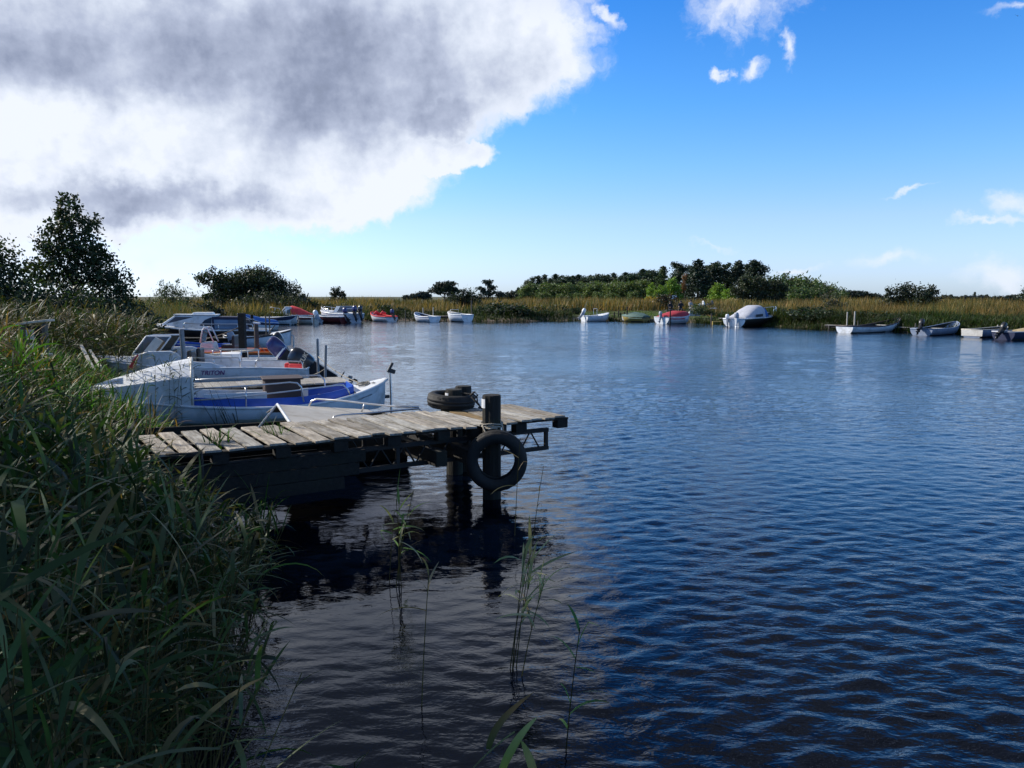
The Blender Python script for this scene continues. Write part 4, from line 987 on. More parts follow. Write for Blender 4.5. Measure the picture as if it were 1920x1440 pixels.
# --- 14: dark red boat, and grey cruiser with outboards
bow, stern = P(596, 604, 67.0), P(646, 605, 66)
B = Boat('motorboat', 'dark red motorboat with a blue outboard left of the silver grey sports boat', bow, stern, 1.6, sheer=(.5, .5, .62), hull='darkred', inside='grey_in', rim='white', rimr=.04, tw=.9, rake=.3)
B.outboard(z=.7, tilt=25, sc=0.86, cowl='motorblue', leg='black')
bow, stern = P(604, 603, 69), P(668, 605, 66.5)
B = Boat('motorboat', 'silver grey sports boat with a low screen and twin outboards on the far shore', bow, stern, 2.0, sheer=(.72, .75, 1.0), hull='greycanvas', inside='white', rim='white', rimr=.05, tw=.92, deck=(.5, 'white', .10), rake=.6)
B.windshield(.50, .48, 'vinyl', 'steel', lean=.3, depth=.7, inset=.2, z=.1); B.rail(.55, .97, .34, posts=3, r=.025)
mb = MB(); mb.tube([(B.x(.12, 1), -.8, .7), (B.x(.14, 1), -.7, 1.15), (B.x(.14, 1), .7, 1.15), (B.x(.12, 1), .8, .7)], .03, 6); mb.build('roll_bar', 'white_clean', B.root, smooth=True)
B.outboard(y=.28, z=.85, tilt=12, sc=0.89, cowl='motorblue', leg='black'); B.outboard(y=-.34, z=.85, tilt=12, sc=0.89, cowl='motorblack', leg='black')
# --- 15: red and white dinghy with outboard
bow, stern = P(698, 599, 71), P(735, 600, 69)
B = Boat('dinghy', 'white dinghy with bright red fittings and a dark outboard on the far shore', bow, stern, 1.5, sheer=(.42, .45, .8), hull='white', inside='red', rim='red', rimr=.05, tw=.85, thwarts=(.3, .6), rake=.3)
for s in (.42, .75):
    mb = MB(); mb.tube([(B.x(s, 1), -.25, .66), (B.x(s, 1) + .1, 0, .82), (B.x(s, 1), .25, .66)], .11, 8); mb.build('fender', 'red', B.root, smooth=True)
B.outboard(z=.62, tilt=30, sc=0.73, cowl='motorblue')
# --- 16, 17: two white dinghies
bow, stern = P(780, 599, 70), P(815, 600, 68.0)
B = Boat('dinghy', 'white dinghy with a grey blue inside, left of the small landing stage', bow, stern, 1.5, sheer=(.45, .45, .78), hull='white', inside='navy', rim='white', rimr=.04, tw=.85, thwarts=(.3, .6), rake=.3, stripe=('bluecanvas', 1))
bow, stern = P(842, 599, 70.2), P(877, 600, 68.6)
B = Boat('dinghy', 'white high-sided dinghy with a small tubular hoop, right of the small landing stage', bow, stern, 1.55, sheer=(.58, .6, .85), hull='white', inside='cream', rim='white_clean', rimr=.04, tw=.9, thwarts=(.3, .6), rake=.25, deck=(.7, 'cream', .03))
mb = MB(); mb.tube([(B.x(.72, 1), -.5, .75), (B.x(.70, 1), -.48, 1.02), (B.x(.70, 1), .48, 1.02), (B.x(.72, 1), .5, .75)], .02, 6); mb.build('hoop', 'steel', B.root, smooth=True)
# --- 18: white motorboat on the far right shore
bow, stern = P(1141, 601, 71), P(1095, 600, 70.0)
B = Boat('motorboat', 'white motorboat with a white raised outboard left of the lawn', bow, stern, 1.6, sheer=(.45, .45, .70), hull='white', inside='grey_in', rim='white', rimr=.04, tw=.85, rake=.5, deck=(.72, 'white', .03), thwarts=(.4,))
B.outboard(z=.66, tilt=35, sc=0.75, cowl='white_clean', leg='motorgrey'); mb = MB(); mb.tube([(B.x(.45, 1), -.3, .6), (B.x(.45, 1), -.3, 1.1), (B.x(.45, 1), .3, 1.1), (B.x(.45, 1), .3, .6)], .02, 6); mb.build('hoop', 'steel', B.root)
# --- 19: green covered boat
bow, stern = P(1166, 602, 70), P(1212, 602.5, 68.5)
B = Boat('covered_boat', 'low boat with a yellow side under a grey green tarpaulin', bow, stern, 1.7, sheer=(.40, .42, .55), hull='yellow', inside='grey_in', rim='green', rimr=.03, tw=.85, rake=.4)
B.canopy([(0.0, 1.04, -.12, .55), (.2, 1.04, -.14, .74), (.5, 1.04, -.12, .82), (.8, 1.04, -.08, .66), (.97, .9, 0, .60)], 'green', 'tarpaulin')
# --- 20: red covered boat
bow, stern = P(1290, 605, 65.5), P(1240, 606, 63.5)
B = Boat('covered_boat', 'white boat under a dark red tarpaulin with a raised outboard', bow, stern, 1.8, sheer=(.52, .52, .78), hull='white', inside='grey_in', rim='white', rimr=.03, tw=.85, rake=.35)
B.canopy([(0.04, 1.03, -.12, .66), (.2, 1.04, -.16, .82), (.5, 1.04, -.16, 1.02), (.8, 1.04, -.14, .98), (.95, .95, -.05, .88)], 'maroon', 'tarpaulin')
B.outboard(z=.60, tilt=10, sc=0.62, cowl='motorgrey', leg='motorgrey')
# --- 21: cabin boat with grey canopy
bow, stern = P(1452, 608, 61.5), P(1376, 612, 57.5)
B = Boat('cabin_cruiser', 'motor cruiser with a domed grey canopy with a blue front and a tall bow rail', bow, stern, 2.0, sheer=(.55, .60, .90), hull='white', inside='grey_in', rim='white', rimr=.045, tw=.9, deck=(.62, 'white', .08), rake=.7, stripe=('brown_hull_and_shade', 8), zb=.4, bottom='brown_hull_and_shade')  # dark brown on the hull sides is painted shade
B.canopy([(.06, .92, .0, .70), (.16, .93, .0, .95), (.28, .93, .0, 1.30), (.40, .92, .0, 1.52), (.50, .90, .0, 1.52)], 'greycanvas')
B.canopy([(.502, .90, .0, 1.52), (.56, .87, .02, 1.40), (.61, .80, .05, 1.15)], 'bluecanvas', 'canopy_front')
mb = MB(); mb.panel([(B.x(.24, 1), -B.b(.25) * .95, .68), (B.x(.40, 1), -B.b(.4) * .95, .72), (B.x(.40, 1), -B.b(.4) * .93, .90), (B.x(.24, 1), -B.b(.25) * .93, .86)], 0, 1, 0, 1, .03); mb.build('window', 'glass', B.root)
B.cabin(.60, .78, .26, 'white', inset=.3, front=.3, nwin=1, win='glass'); B.rail(.72, .985, .50, posts=2, r=.025)
B.outboard(y=-.3, z=.55, tilt=0, sc=.8, cowl='motorgrey', leg='white_clean'); B.outboard(y=.45, z=.5, tilt=0, sc=.66, cowl='white_clean', leg='motorgrey')
# --- 22: white rowing boat
bow, stern = P(1686, 620, 50.5), P(1583, 620, 47.3)
B = Boat('rowing_boat', 'long white wooden rowing boat with a brown gunwale and raised bow', bow, stern, 1.5, sheer=(.42, .36, .80), hull='white', inside='brown_hull_and_shade', rim='brownbox', rimr=.04, tw=.75, rake=.5, thwarts=(.25, .5, .72), bottom='antifoul')
# --- 23: bluish boat with dark outboard
bow, stern = P(1792, 624, 47.5), P(1727, 626, 44.5)
B = Boat('rowing_boat', 'bluish grey rowing boat with a tilted dark outboard', bow, stern, 1.5, sheer=(.36, .36, .68), hull='slate', inside='darkwood', rim='slate', rimr=.03, tw=.8, rake=.6, thwarts=(.3, .6))
B.outboard(z=.48, tilt=42, sc=0.72, cowl='black', leg='black')
# --- 24: grey flat boat
bow, stern = P(1885, 630, 44.6), P(1822, 631, 42.2)
B = Boat('rowing_boat', 'low grey boat with a pale square stern board on the right shore', bow, stern, 1.15, sheer=(.42, .40, .50), hull='slate', inside='darkwood', rim='palewood', rimr=.03, tw=.95, rake=.4, thwarts=(.4, .7))
slab(B.hull, 'stern_board', 'cream', [(-B.L / 2 - .012, .52, .08), (-B.L / 2 - .012, -.52, .08), (-B.L / 2 - .012, -.54, .40), (-B.L / 2 - .012, .54, .40)], .02)
# --- 25: dark boat at the frame's edge
bow, stern = P(1990, 637, 42), P(1880, 637, 40.0)
B = Boat('motorboat', 'dark boat with a yellowish cover and a tilted black outboard at the right edge', bow, stern, 1.4, sheer=(.40, .40, .62), hull='navy', inside='darkwood', rim='greycanvas', rimr=.03, tw=.85, rake=.5)
B.canopy([(.35, 1.0, -.03, .50), (.5, 1.0, -.03, .58), (.75, 1.0, -.03, .68), (.95, .9, .0, .72)], 'tan', 'tarpaulin')
B.outboard(z=.45, tilt=45, sc=0.7, cowl='black', leg='black')
# --- mooring lines
def line(label, a, b, sag=.12, r=.010, mat='rope'):
    a, b = Vector(a), Vector(b); mb = MB(); mb.tube([a.lerp(b, u) - Vector((0, 0, sag * 4 * u * (1 - u))) for u in np.linspace(0, 1, 14)], r, 5); tag(mb.build('mooring_line', mat, smooth=True), label, 'mooring line')
line('mooring line from the blue and white boat to the taller thin steel post', P(690, 722, 14.9), P(596, 668, 17.6), .10)
line('mooring line from the white open motorboat stern to the shorter thin steel post', P(575, 703, 17.9), P(611, 690, 16.6), .05)
line('mooring line from the navy canopy boat bow to the tall black post', P(300, 632, 35.4), P(452, 612, 22.5), .3, .016, 'darkrope')
line('slack dark line from the dark boat to the rear pile of the jetty', P(770, 800, 10.4), P(842, 790, 9.6), .12, .010, 'darkrope')
line('line hanging from the weathered round post to the orange and white boat', P(481, 640, 24.5), P(510, 668, 24.4), .06, .012)
# ------------------------------------------------------------------ trees and shrubs
def leaf_faces(c, L, W, q, up=0.0):
    """rhombic leaves of random attitude about the centres c (N,3)"""
    n = len(c); a = q.normal(size=(n, 3)); a[:, 2] += up; a /= np.linalg.norm(a, axis=1)[:, None]
    t = q.normal(size=(n, 3)); b = np.cross(a, t); b /= np.linalg.norm(b, axis=1)[:, None]
    l = (L * q.uniform(.65, 1.35, n))[:, None]; w = (W * q.uniform(.65, 1.35, n))[:, None]
    v = np.stack([c - a * l / 2, c + b * w / 2 + a * l * .05, c + a * l / 2, c - b * w / 2 + a * l * .05], 1)
    return v.reshape(-1, 3), np.arange(n * 4).reshape(n, 4)
def clumps(blobs_, q, per=36, spread=.30, shell=.5):
    cs = []; tone = []
    for (x, y, z, rx, ry, rz, n) in blobs_:
        m = max(3, n // per); d = q.normal(size=(m, 3)); d /= np.linalg.norm(d, axis=1)[:, None]
        d *= (q.uniform(shell ** 3, 1, m) ** (1 / 3))[:, None]
        rad = np.array([rx, ry, rz])
        for k in range(m):
            g = q.normal(size=(per, 3)) * spread * (1 if q.random() < .7 else 1.5)
            cs.append(np.array([x, y, z]) + (d[k] + g * .75) * rad); tone.append(np.full(per, q.uniform(.6, 1.4)))
    return np.concatenate(cs), np.concatenate(tone)
def limbs(mb, base, top, r0, blobs_, q, nsub=3, lean=0.0):
    base = Vector(base); top = Vector(top); pts = []
    for i in range(6):
        u = i / 5; pts.append(base.lerp(top, u) + Vector((q.normal(0, .04), q.normal(0, .04), 0)) * (top - base).length * .25 * math.sin(u * 3.1))
    mb.tube(pts, [r0 * (1 - .8 * i / 5) for i in range(6)], 7)
    for (x, y, z, rx, ry, rz, n) in blobs_:
        c = Vector((x, y, z)); u = min(max((c.z - base.z) / max((top - base).length, .1) * .6, .1), .9)
        st = base.lerp(top, u); mid = st.lerp(c, .5) + Vector((0, 0, -.05 * (c - st).length))
        mb.tube([st, mid, c], [r0 * (1 - u) * .6 + .01, r0 * .28 + .008, r0 * .12 + .005], 5)
        for k in range(nsub):
            e = c + Vector((q.normal(0, .5) * rx, q.normal(0, .5) * ry, q.normal(.2, .5) * rz)); mb.tube([mid.lerp(c, q.uniform(.2, 1)), e], [r0 * .12 + .005, .005], 4)
def tree(name, label, cat, loc, blobs_, col, leaf=(.10, .06), seed=0, trunk_r=.12, top=None, mat='leaf', group=None, spread=.30, shell=.5, jit=.16, per=36, bark='bark', up=0.0, accent=None, nsub=3):
    q = np.random.default_rng(seed); t = thing(name, label, cat, loc, 0, group)
    c, tone = clumps(blobs_, q, per, spread, shell); keep = c[:, 2] > .03; c, tone = c[keep], tone[keep]
    v, f = leaf_faces(c, leaf[0], leaf[1], q, up)
    cc = np.array(col)[None, :] * tone[:, None] * q.uniform(1 - jit, 1 + jit, (len(c), 3))
    if accent is not None:
        ac, frac = accent; pick = q.random(len(c)) < frac; cc[pick] = np.array(ac) * q.uniform(.7, 1.3, (pick.sum(), 1))
    bulk('crown', v, f, np.repeat(cc, 4, 0), mat, t)
    if top is None: top = max(b[2] for b in blobs_)
    mb = MB(); bx = np.mean([b[0] for b in blobs_]) * .5; limbs(mb, (0, 0, -.4), (bx, 0, top), trunk_r, blobs_, q, nsub); mb.build('trunk', bark, t, smooth=True)
    return t
def spruce(name, label, loc, H, Rr, col, seed=0, group=None, n=3600, leaf=(.50, .20), cat='tree'):
    q = np.random.default_rng(seed); t = thing(name, label, cat, loc, 0, group); cs = []; tn = []
    z = H * .12
    while z < H * .985:
        u = z / H; r = Rr * (1 - u) ** .8 + .12; nb = max(4, int(9 * (1 - u) + 4))
        for k in range(nb):
            a = q.uniform(0, 6.283); rr = r * q.uniform(.7, 1.15); m = max(4, int(n / (H / (H * .045)) / nb)); s = q.uniform(.15, 1, m) ** .7
            p = np.stack([np.cos(a) * s * rr, np.sin(a) * s * rr, z - s * rr * .28 + s ** 2 * rr * .12], 1) + q.normal(0, .10 + .05 * Rr, (m, 3)) * np.array([1, 1, .55]); cs.append(p); tn.append(np.full(m, q.uniform(.65, 1.35)))
        z += H * .045
    cs.append(np.stack([q.normal(0, .06, 30), q.normal(0, .06, 30), q.uniform(H * .92, H * 1.02, 30)], 1)); tn.append(np.ones(30))
    c = np.concatenate(cs); tone = np.concatenate(tn); v, f = leaf_faces(c, leaf[0], leaf[1], q)
    cc = np.array(col)[None] * tone[:, None] * q.uniform(.85, 1.15, (len(c), 3)); bulk('crown', v, f, np.repeat(cc, 4, 0), 'needle', t)
    mb = MB(); mb.tube([(0, 0, -.4), (0, 0, H * .5), (0, 0, H * .97)], [H * .018, H * .012, .015], 7); mb.build('trunk', 'bark', t, smooth=True); return t
def pine(name, label, loc, H, Rr, col, seed=0, group=None, n=4200, leaf=(.46, .20), bare=.3, nb=13, flat=.85, cat='tree'):
    q = np.random.default_rng(seed); bl = []
    for k in range(nb):
        u = (k + .5) / nb; z = H * (bare + (1 - bare) * (.08 + .86 * u)); r = Rr * (1 - .75 * u) * q.uniform(.35, .85); a = q.uniform(0, 6.283); s = Rr * (.64 - .22 * u) * q.uniform(.8, 1.2)
        bl.append((math.cos(a) * r, math.sin(a) * r, z, s, s, s * flat, int(n / nb)))
    return tree(name, label, cat, loc, bl, col, leaf, seed, H * .018, H * .93, 'needle', group, spread=.34, shell=.3, per=30, nsub=1)
def place(px, ytop, Y, H0):
    p = P(px, ytop, Y); g = LZ(p.x, p.y); return (p.x, Y, g - .05), (p.z - g) / H0
def again(src, px, ytop, Y, H0, label=None, group=None, wid=1.0):
    loc, k = place(px, ytop, Y, H0); o = copy_tree(src); o.location = loc; o.scale = (k * wid, k * wid, k); o.rotation_euler = (0, 0, rnd.uniform(0, 6.28))
    if label: o['label'] = label
    if group: o['group'] = group
    return o
def set_at(t, px, ytop, Y, H0, wid=1.0):
    loc, k = place(px, ytop, Y, H0); t.location = loc; t.scale = (k * wid, k * wid, k); return t

DARK = (.032, .050, .017); WILLOW = (.075, .095, .042); MID = (.055, .095, .024); BRIGHT = (.17, .27, .035); PINE = (.045, .075, .034)
# left bank
tree('alder_tree', 'tall dark alder with a loose pointed crown rising above the left bank', 'tree', (-16.3, 30, .4),
     [(-.05, 0, 5.0, .42, .4, .5, 520), (-.45, 0, 4.4, .55, .6, .55, 700), (.45, 0, 4.35, .55, .6, .5, 700), (-.75, .1, 3.6, .75, .7, .6, 1000), (.25, 0, 3.6, .8, .7, .6, 1100), (1.05, -.1, 3.2, .6, .6, .55, 800),
      (-.9, 0, 2.6, .9, .8, .6, 1300), (.3, 0, 2.6, 1.0, .8, .6, 1400), (1.35, 0, 2.35, .75, .7, .6, 1000), (-.3, 0, 1.6, 1.4, .9, .7, 1600), (1.7, 0, 1.5, .7, .7, .6, 800)], DARK, (.13, .085), 3, .10, 4.6, spread=.26, shell=.25)
tree('alder_tree', 'dark broad tree cut off by the left edge of the picture', 'tree', (-18.4, 28, .4),
     [(-.6, 0, 3.4, .9, .8, .6, 1000), (.4, 0, 3.2, .8, .8, .6, 1000), (-1.2, 0, 2.6, 1.2, .9, .8, 1400), (.7, 0, 2.3, .9, .9, .8, 1300), (0, 0, 1.4, 1.6, 1, .8, 1500), (1.3, 0, 1.6, .6, .6, .6, 600)], DARK, (.13, .085), 4, .11, 3.2, spread=.26, shell=.25)
tree('elder_bush', 'dark green shrub between the two alders on the left bank', 'bush', (-17.6, 27.5, .4), [(-.8, 0, 1.5, 1.0, .9, 1.0, 1300), (.5, 0, 1.7, 1.0, .9, .9, 1300), (0, 0, .8, 1.5, .9, .7, 900)], (.026, .042, .014), (.12, .08), 8, .05)
tree('elder_bush', 'dark leafy shrub under the right side of the tall alder', 'bush', (-14.9, 27, .4), [(-.7, 0, 1.2, 1.0, .9, 1.0, 1300), (.4, 0, 1.1, .9, .9, .9, 1200), (1.2, 0, .8, .7, .7, .6, 700)], (.028, .046, .015), (.12, .08), 9, .05)
tree('elder_bush', 'low dark bush filling the gap below the two alders', 'bush', (-16.6, 26.5, .4), [(-1.4, 0, .9, 1.2, .9, .8, 1300), (.2, 0, 1.0, 1.2, .9, .8, 1300), (1.6, .3, .8, 1.0, .8, .7, 1000)], (.026, .04, .014), (.12, .08), 5, .05)
tree('elder_bush', 'dark bush at the foot of the alder by the cabin boat bow', 'bush', (-14.2, 29, .4), [(-.5, 0, 1.0, .9, .8, .8, 1100), (.5, 0, .7, .8, .8, .6, 900), (1.1, .2, .5, .6, .6, .5, 500)], DARK, (.12, .08), 6, .05)
# left far shore
tree('willow_bush', 'airy grey green bush at the left end of the far shore', 'bush', (P(325, 560, 66).x, 66, .7), [(-1.2, 0, 1.0, 1.0, 1, .8, 600), (0, 0, 1.3, 1.1, 1, 1.1, 800), (1.2, 0, .9, 1.2, 1, .7, 700), (-.9, 0, 2.2, .5, .5, .5, 110), (.2, 0, 2.2, .5, .5, .5, 130)], WILLOW, (.26, .07), 11, .05, 2.2, up=.8)
tree('alder_tree', 'thin sparse crowned tree at the left shoulder of the big willow thicket', 'tree', (P(402, 560, 76).x, 76, .7), [(-.9, 0, 3.3, .8, .7, .6, 380), (.3, 0, 3.5, .8, .7, .6, 420), (-.2, 0, 2.6, 1, .8, .6, 420), (.9, 0, 2.4, .8, .8, .6, 300), (0, 0, 1.3, 1, .9, .7, 500)], DARK, (.24, .15), 12, .08, 3.3, shell=.2)
tree('willow_bush', 'largest rounded willow in the big thicket on the far left shore', 'bush', (P(470, 560, 78).x, 78, .7), [(-2, 0, 2.2, 1.6, 1.4, 1.3, 2890), (-.4, 0, 2.8, 1.7, 1.4, 1.2, 3230), (1.2, 0, 2.9, 1.5, 1.4, 1.1, 2890), (2.2, 0, 2.0, 1.5, 1.4, 1.2, 2550), (-2.6, 0, 1.1, 1.2, 1.2, 1, 1530), (0, 0, 1.3, 2.4, 1.4, 1.1, 2720)], (.036, .050, .020), (.30, .10), 13, .1, 3.0, up=.7)
tree('willow_bush', 'dark willow at the right end of the big thicket', 'bush', (P(538, 560, 78.5).x, 78.5, .7), [(-.6, 0, 2.1, 1.0, 1, 1, 900), (.5, 0, 1.7, 1.0, 1, 1, 900), (0, 0, 1.0, 1.4, 1, .8, 900)], (.032, .045, .018), (.28, .10), 14, .08, 2.2, up=.7)
tree('willow_bush', 'lower grey willow in front of the big thicket', 'bush', (P(500, 560, 74).x, 74, .7), [(-2, 0, .7, 1.5, 1, .8, 900), (0, 0, .95, 1.7, 1, .9, 1200), (2, 0, .75, 1.5, 1, .8, 900)], (.050, .060, .030), (.28, .08), 15, .06, 1, up=.7)
tree('bramble_bush', 'small round dark bush above the cabin boat', 'bush', (P(383, 575, 58).x, 58, .6), [(0, 0, .5, 1.0, .8, .5, 800), (.6, 0, .4, .7, .7, .4, 400)], (.026, .036, .016), (.2, .12), 16, .04, .5)
q_ = np.random.default_rng(3)
st = thing('tree_stump', 'broken pale trunk with stub branches right of the willow thicket', 'dead tree', (P(570, 556, 80).x, 80, .7)); mb = MB()
mb.tube([(0, 0, -.3), (.03, 0, .9), (-.02, 0, 1.55), (0, 0, 1.75)], [.22, .2, .19, .17], 8); mb.build('trunk', 'deadwood', st, smooth=True)
for dx, dz, z0 in ((-.75, 1.0, .6), (.7, .8, .5), (.45, .9, .9), (-.35, .6, 1.0)):
    mb = MB(); mb.tube([(0, 0, z0), (dx * .6, 0, z0 + dz * .45), (dx, 0, z0 + dz)], [.1, .08, .05], 6); mb.build('branch', 'deadwood', st, smooth=True)
tree('hawthorn_bush', 'small bush beside the broken pale trunk', 'bush', (P(584, 556, 79).x, 79, .7), [(0, 0, .6, .7, .6, .6, 500), (.6, 0, .4, .5, .5, .4, 300)], DARK, (.2, .12), 17, .04)
tree('small_tree', 'small lone dark tree standing on the open skyline left of the pond middle', 'tree', (P(634, 556, 95).x, 95, .8), [(-.5, 0, 1.5, .5, .5, .4, 260), (.35, 0, 1.7, .5, .5, .4, 260), (-.1, 0, 2.1, .45, .4, .35, 220), (.7, 0, 1.2, .4, .4, .3, 160), (-.6, 0, .9, .5, .5, .35, 220), (.2, 0, .8, .6, .5, .4, 260)], (.028, .042, .02), (.24, .14), 18, .09, 2.0, shell=.2)
# middle
tree('pine_tree', 'umbrella shaped tree with a flat spreading crown behind the landing stage', 'tree', (P(833, 560, 100).x, 100, .8), [(-1.2, 0, 2.2, .8, .7, .4, 500), (-.3, 0, 2.6, .9, .8, .5, 700), (.6, 0, 2.7, .8, .8, .45, 600), (1.3, 0, 2.1, .7, .7, .4, 450), (.2, 0, 1.9, 1.1, .9, .5, 600), (.4, 0, 1.1, .7, .7, .5, 350)], (.026, .042, .022), (.30, .14), 19, .12, 2.4, 'needle')
tree('willow_bush', 'dark rounded bush between the umbrella tree and the open pine', 'bush', (P(872, 565, 84).x, 84, .8), [(-.7, 0, .9, .8, .8, .8, 900), (.4, 0, 1.0, .9, .8, .8, 1000), (.1, 0, 1.6, .6, .6, .5, 500), (1.0, 0, .5, .7, .7, .5, 500)], (.024, .036, .018), (.24, .12), 20, .06)
tree('pine_tree', 'open crowned pine with visible branches against the sky', 'tree', (P(916, 560, 100).x, 100, .8), [(-.2, 0, 3.1, .6, .6, .35, 420), (.5, 0, 2.5, .6, .6, .35, 380), (-.9, 0, 2.2, .6, .6, .35, 360), (1.2, 0, 1.6, .7, .6, .35, 400), (-1.0, 0, 1.3, .6, .6, .35, 320), (.1, 0, 1.7, .7, .6, .4, 420), (-.1, 0, .7, 1.1, .8, .5, 500)], (.026, .042, .024), (.28, .13), 21, .13, 3.0, 'needle', shell=.2)
for i, (px, yt, w) in enumerate(((762, 553, 1), (772, 551, 1.1), (782, 550, 1.2), (793, 547, 1.2), (801, 548, 1))):
    if i == 0: far0 = tree('distant_tree', 'tiny dark tree in the distant clump left of the umbrella tree', 'tree', (0, 0, 0), [(-.8, 0, 2.2, 1.2, 1, 1, 350), (.6, 0, 2.6, 1.3, 1, 1.1, 400), (0, 0, 1.2, 1.6, 1, .9, 350)], (.035, .050, .040), (.6, .35), 22, .2, group='distant trees left of the umbrella tree'); set_at(far0, px, yt, 210, 3.5, w)
    else: again(far0, px, yt, 210, 3.5, wid=w)
for i, (px, yt) in enumerate(((938, 550), (952, 548), (966, 546), (980, 541))):
    o = again(far0, px, yt, 150, 3.5, 'low grey green shrub at the left foot of the wood', 'low shrubs at the left foot of the wood')
for i, (px, yt) in enumerate(((1588, 546), (1600, 545), (1612, 546), (1624, 547), (1636, 550), (1646, 552))):
    again(far0, px, yt, 260, 3.5, 'dark tree in the distant line right of the wood', 'distant tree line right of the wood', 1.3)
for i, px in enumerate((1775, 1790, 1806, 1818, 1842, 1858, 1875, 1890, 1904)):
    again(far0, px, 553 + (i * 7 % 4), 150, 3.5, 'low distant shrub along the skyline on the right', 'low shrubs along the right skyline', 1.5)
sp0 = spruce('spruce_tree', 'single tiny spruce poking above the right skyline', (0, 0, 0), 9, 1.7, (.028, .05, .022), 31, n=2200)
set_at(sp0, 1828, 547, 170, 9, 1.6)
# the wood
GB = 'dark conifers in the back rank of the wood'; LB = 'dark conifer in the dense back rank of the wood'
pn0 = pine('pine_tree', LB, (0, 0, 0), 9, 2.3, PINE, 41, GB, bare=.0, nb=15)
pn1 = pine('pine_tree', LB, (0, 0, 0), 9, 2.6, (.040, .066, .028), 42, GB, bare=.0, nb=17)
backs = [(988, 524), (999, 518), (1010, 520), (1021, 518), (1032, 521), (1042, 517), (1052, 520), (1062, 516), (1074, 520), (1085, 518), (1096, 517), (1107, 519), (1118, 516), (1129, 514), (1140, 518), (1151, 515), (1162, 517), (1173, 514), (1184, 512), (1195, 510), (1206, 508), (1217, 510), (1228, 506), (1240, 509)]
for i, (px, yt) in enumerate(backs):
    if i == 0: set_at(pn0, px, yt, 168, 9)
    elif i == 1: set_at(pn1, px, yt, 166, 9)
    elif i % 3 == 2 or i in (3, 9, 15, 21):
        o = again(sp0, px, yt - 3, 165 + i % 5, 9, LB, GB, 1.8)
    else: again((pn0, pn1)[i % 2], px, yt, 158 + (i * 3) % 9, 9, wid=rnd.uniform(1.4, 1.8))
GF = 'mid green trees in the front rank of the wood'; LF = 'mid green round topped tree in the front rank of the wood'
bd0 = tree('broadleaf_tree', LF, 'tree', (0, 0, 0), [(-.9, 0, 3.2, 1.3, 1.2, 1.2, 800), (.8, .2, 3.6, 1.4, 1.2, 1.3, 900), (0, 0, 4.8, 1.2, 1.1, 1.0, 700), (0, -.4, 2.0, 2.0, 1.4, 1.2, 1000), (1.4, 0, 2.2, 1.1, 1, 1, 500), (-1.5, 0, 1.6, 1.1, 1, 1, 500)], (.12, .165, .05), (.34, .2), 43, .14, group=GF)
bd1 = tree('broadleaf_tree', LF, 'tree', (0, 0, 0), [(-.6, 0, 4.3, 1.2, 1.2, 1.2, 800), (.8, .2, 3.4, 1.3, 1.2, 1.3, 900), (-1.0, 0, 2.6, 1.4, 1.1, 1.1, 800), (.4, -.4, 1.6, 2.0, 1.4, 1.1, 1000)], (.095, .135, .042), (.34, .2), 44, .14, group=GF)
fr = [(985, 535), (1000, 531), (1014, 534), (1030, 529), (1045, 533), (1061, 530), (1078, 534), (1095, 528), (1112, 532), (1128, 527), (1146, 531), (1164, 526), (1180, 529), (1196, 524), (1210, 527)]
for i, (px, yt) in enumerate(fr):
    if i == 0: set_at(bd0, px, yt, 140, 5.6)
    elif i == 1: set_at(bd1, px, yt, 142, 5.4)
    else: again((bd0, bd1)[i % 2], px, yt, 134 + (i * 5) % 12, 5.6, wid=rnd.uniform(1.3, 1.7))
for i, (px, yt) in enumerate(((1022, 548), (1050, 550), (1084, 549), (1120, 547), (1150, 549), (1186, 546))):
    again(bd0, px, yt, 122, 5.6, 'low leafy shrub at the foot of the wood', 'low shrubs at the foot of the wood', 1.4)
bi0 = tree('birch_tree', 'bright yellow green birch at the sunny left corner of the tall pines', 'tree', (0, 0, 0), [(0, 0, 4.7, .8, .7, .8, 500), (-.5, 0, 3.7, 1.0, .9, .9, 700), (.6, 0, 3.3, 1.0, .9, .9, 700), (-.5, 0, 2.2, 1.2, 1, .9, 800), (.7, 0, 1.9, 1.2, 1, .9, 800), (0, 0, 1.0, 1.5, 1.1, .8, 800)], BRIGHT, (.32, .2), 45, .1)
set_at(bi0, 1262, 520, 124, 5.5, 1.0)
again(bi0, 1222, 530, 126, 5.5, 'smaller bright green birch left of the spruce tip', wid=1.1)
again(bi0, 1240, 534, 122, 5.5, 'low bright green birch behind the yellow shrub', wid=1.2)
again(bi0, 1345, 530, 120, 5.5, 'light green young tree below the tallest dark pines', wid=1.5)
again(bi0, 1368, 540, 116, 5.5, 'low light green bush right of the young tree below the pines', wid=1.9)
sp1 = spruce('spruce_tree', 'green pointed spruce on the left flank of the tall pines', (0, 0, 0), 10, 2.2, (.060, .095, .028), 46, n=2600); set_at(sp1, 1243, 499, 136, 10, 1.5)
sp2 = spruce('spruce_tree', 'very dark broad spruce with layered branches in the middle of the wood', (0, 0, 0), 10, 2.6, (.020, .040, .020), 47, n=3000); set_at(sp2, 1310, 487, 128, 10, 1.75)
pa = pine('pine_tree', 'dark pine with a brownish side just left of the layered spruce', (0, 0, 0), 10, 1.9, (.030, .050, .022), 48, bare=.1, nb=13); set_at(pa, 1274, 488, 134, 10, 1.35)
again(pa, 1298, 494, 140, 10, 'dark pine behind the layered spruce', wid=1.4); again(pa, 1326, 492, 140, 10, 'dark pine close behind the right side of the layered spruce', wid=1.4); again(pa, 1402, 512, 142, 10, 'low dark pine filling the gap under the two open pines', wid=1.6); again(pa, 1372, 506, 142, 10, 'low dark pine left of the pine with the narrow crown', wid=1.6)
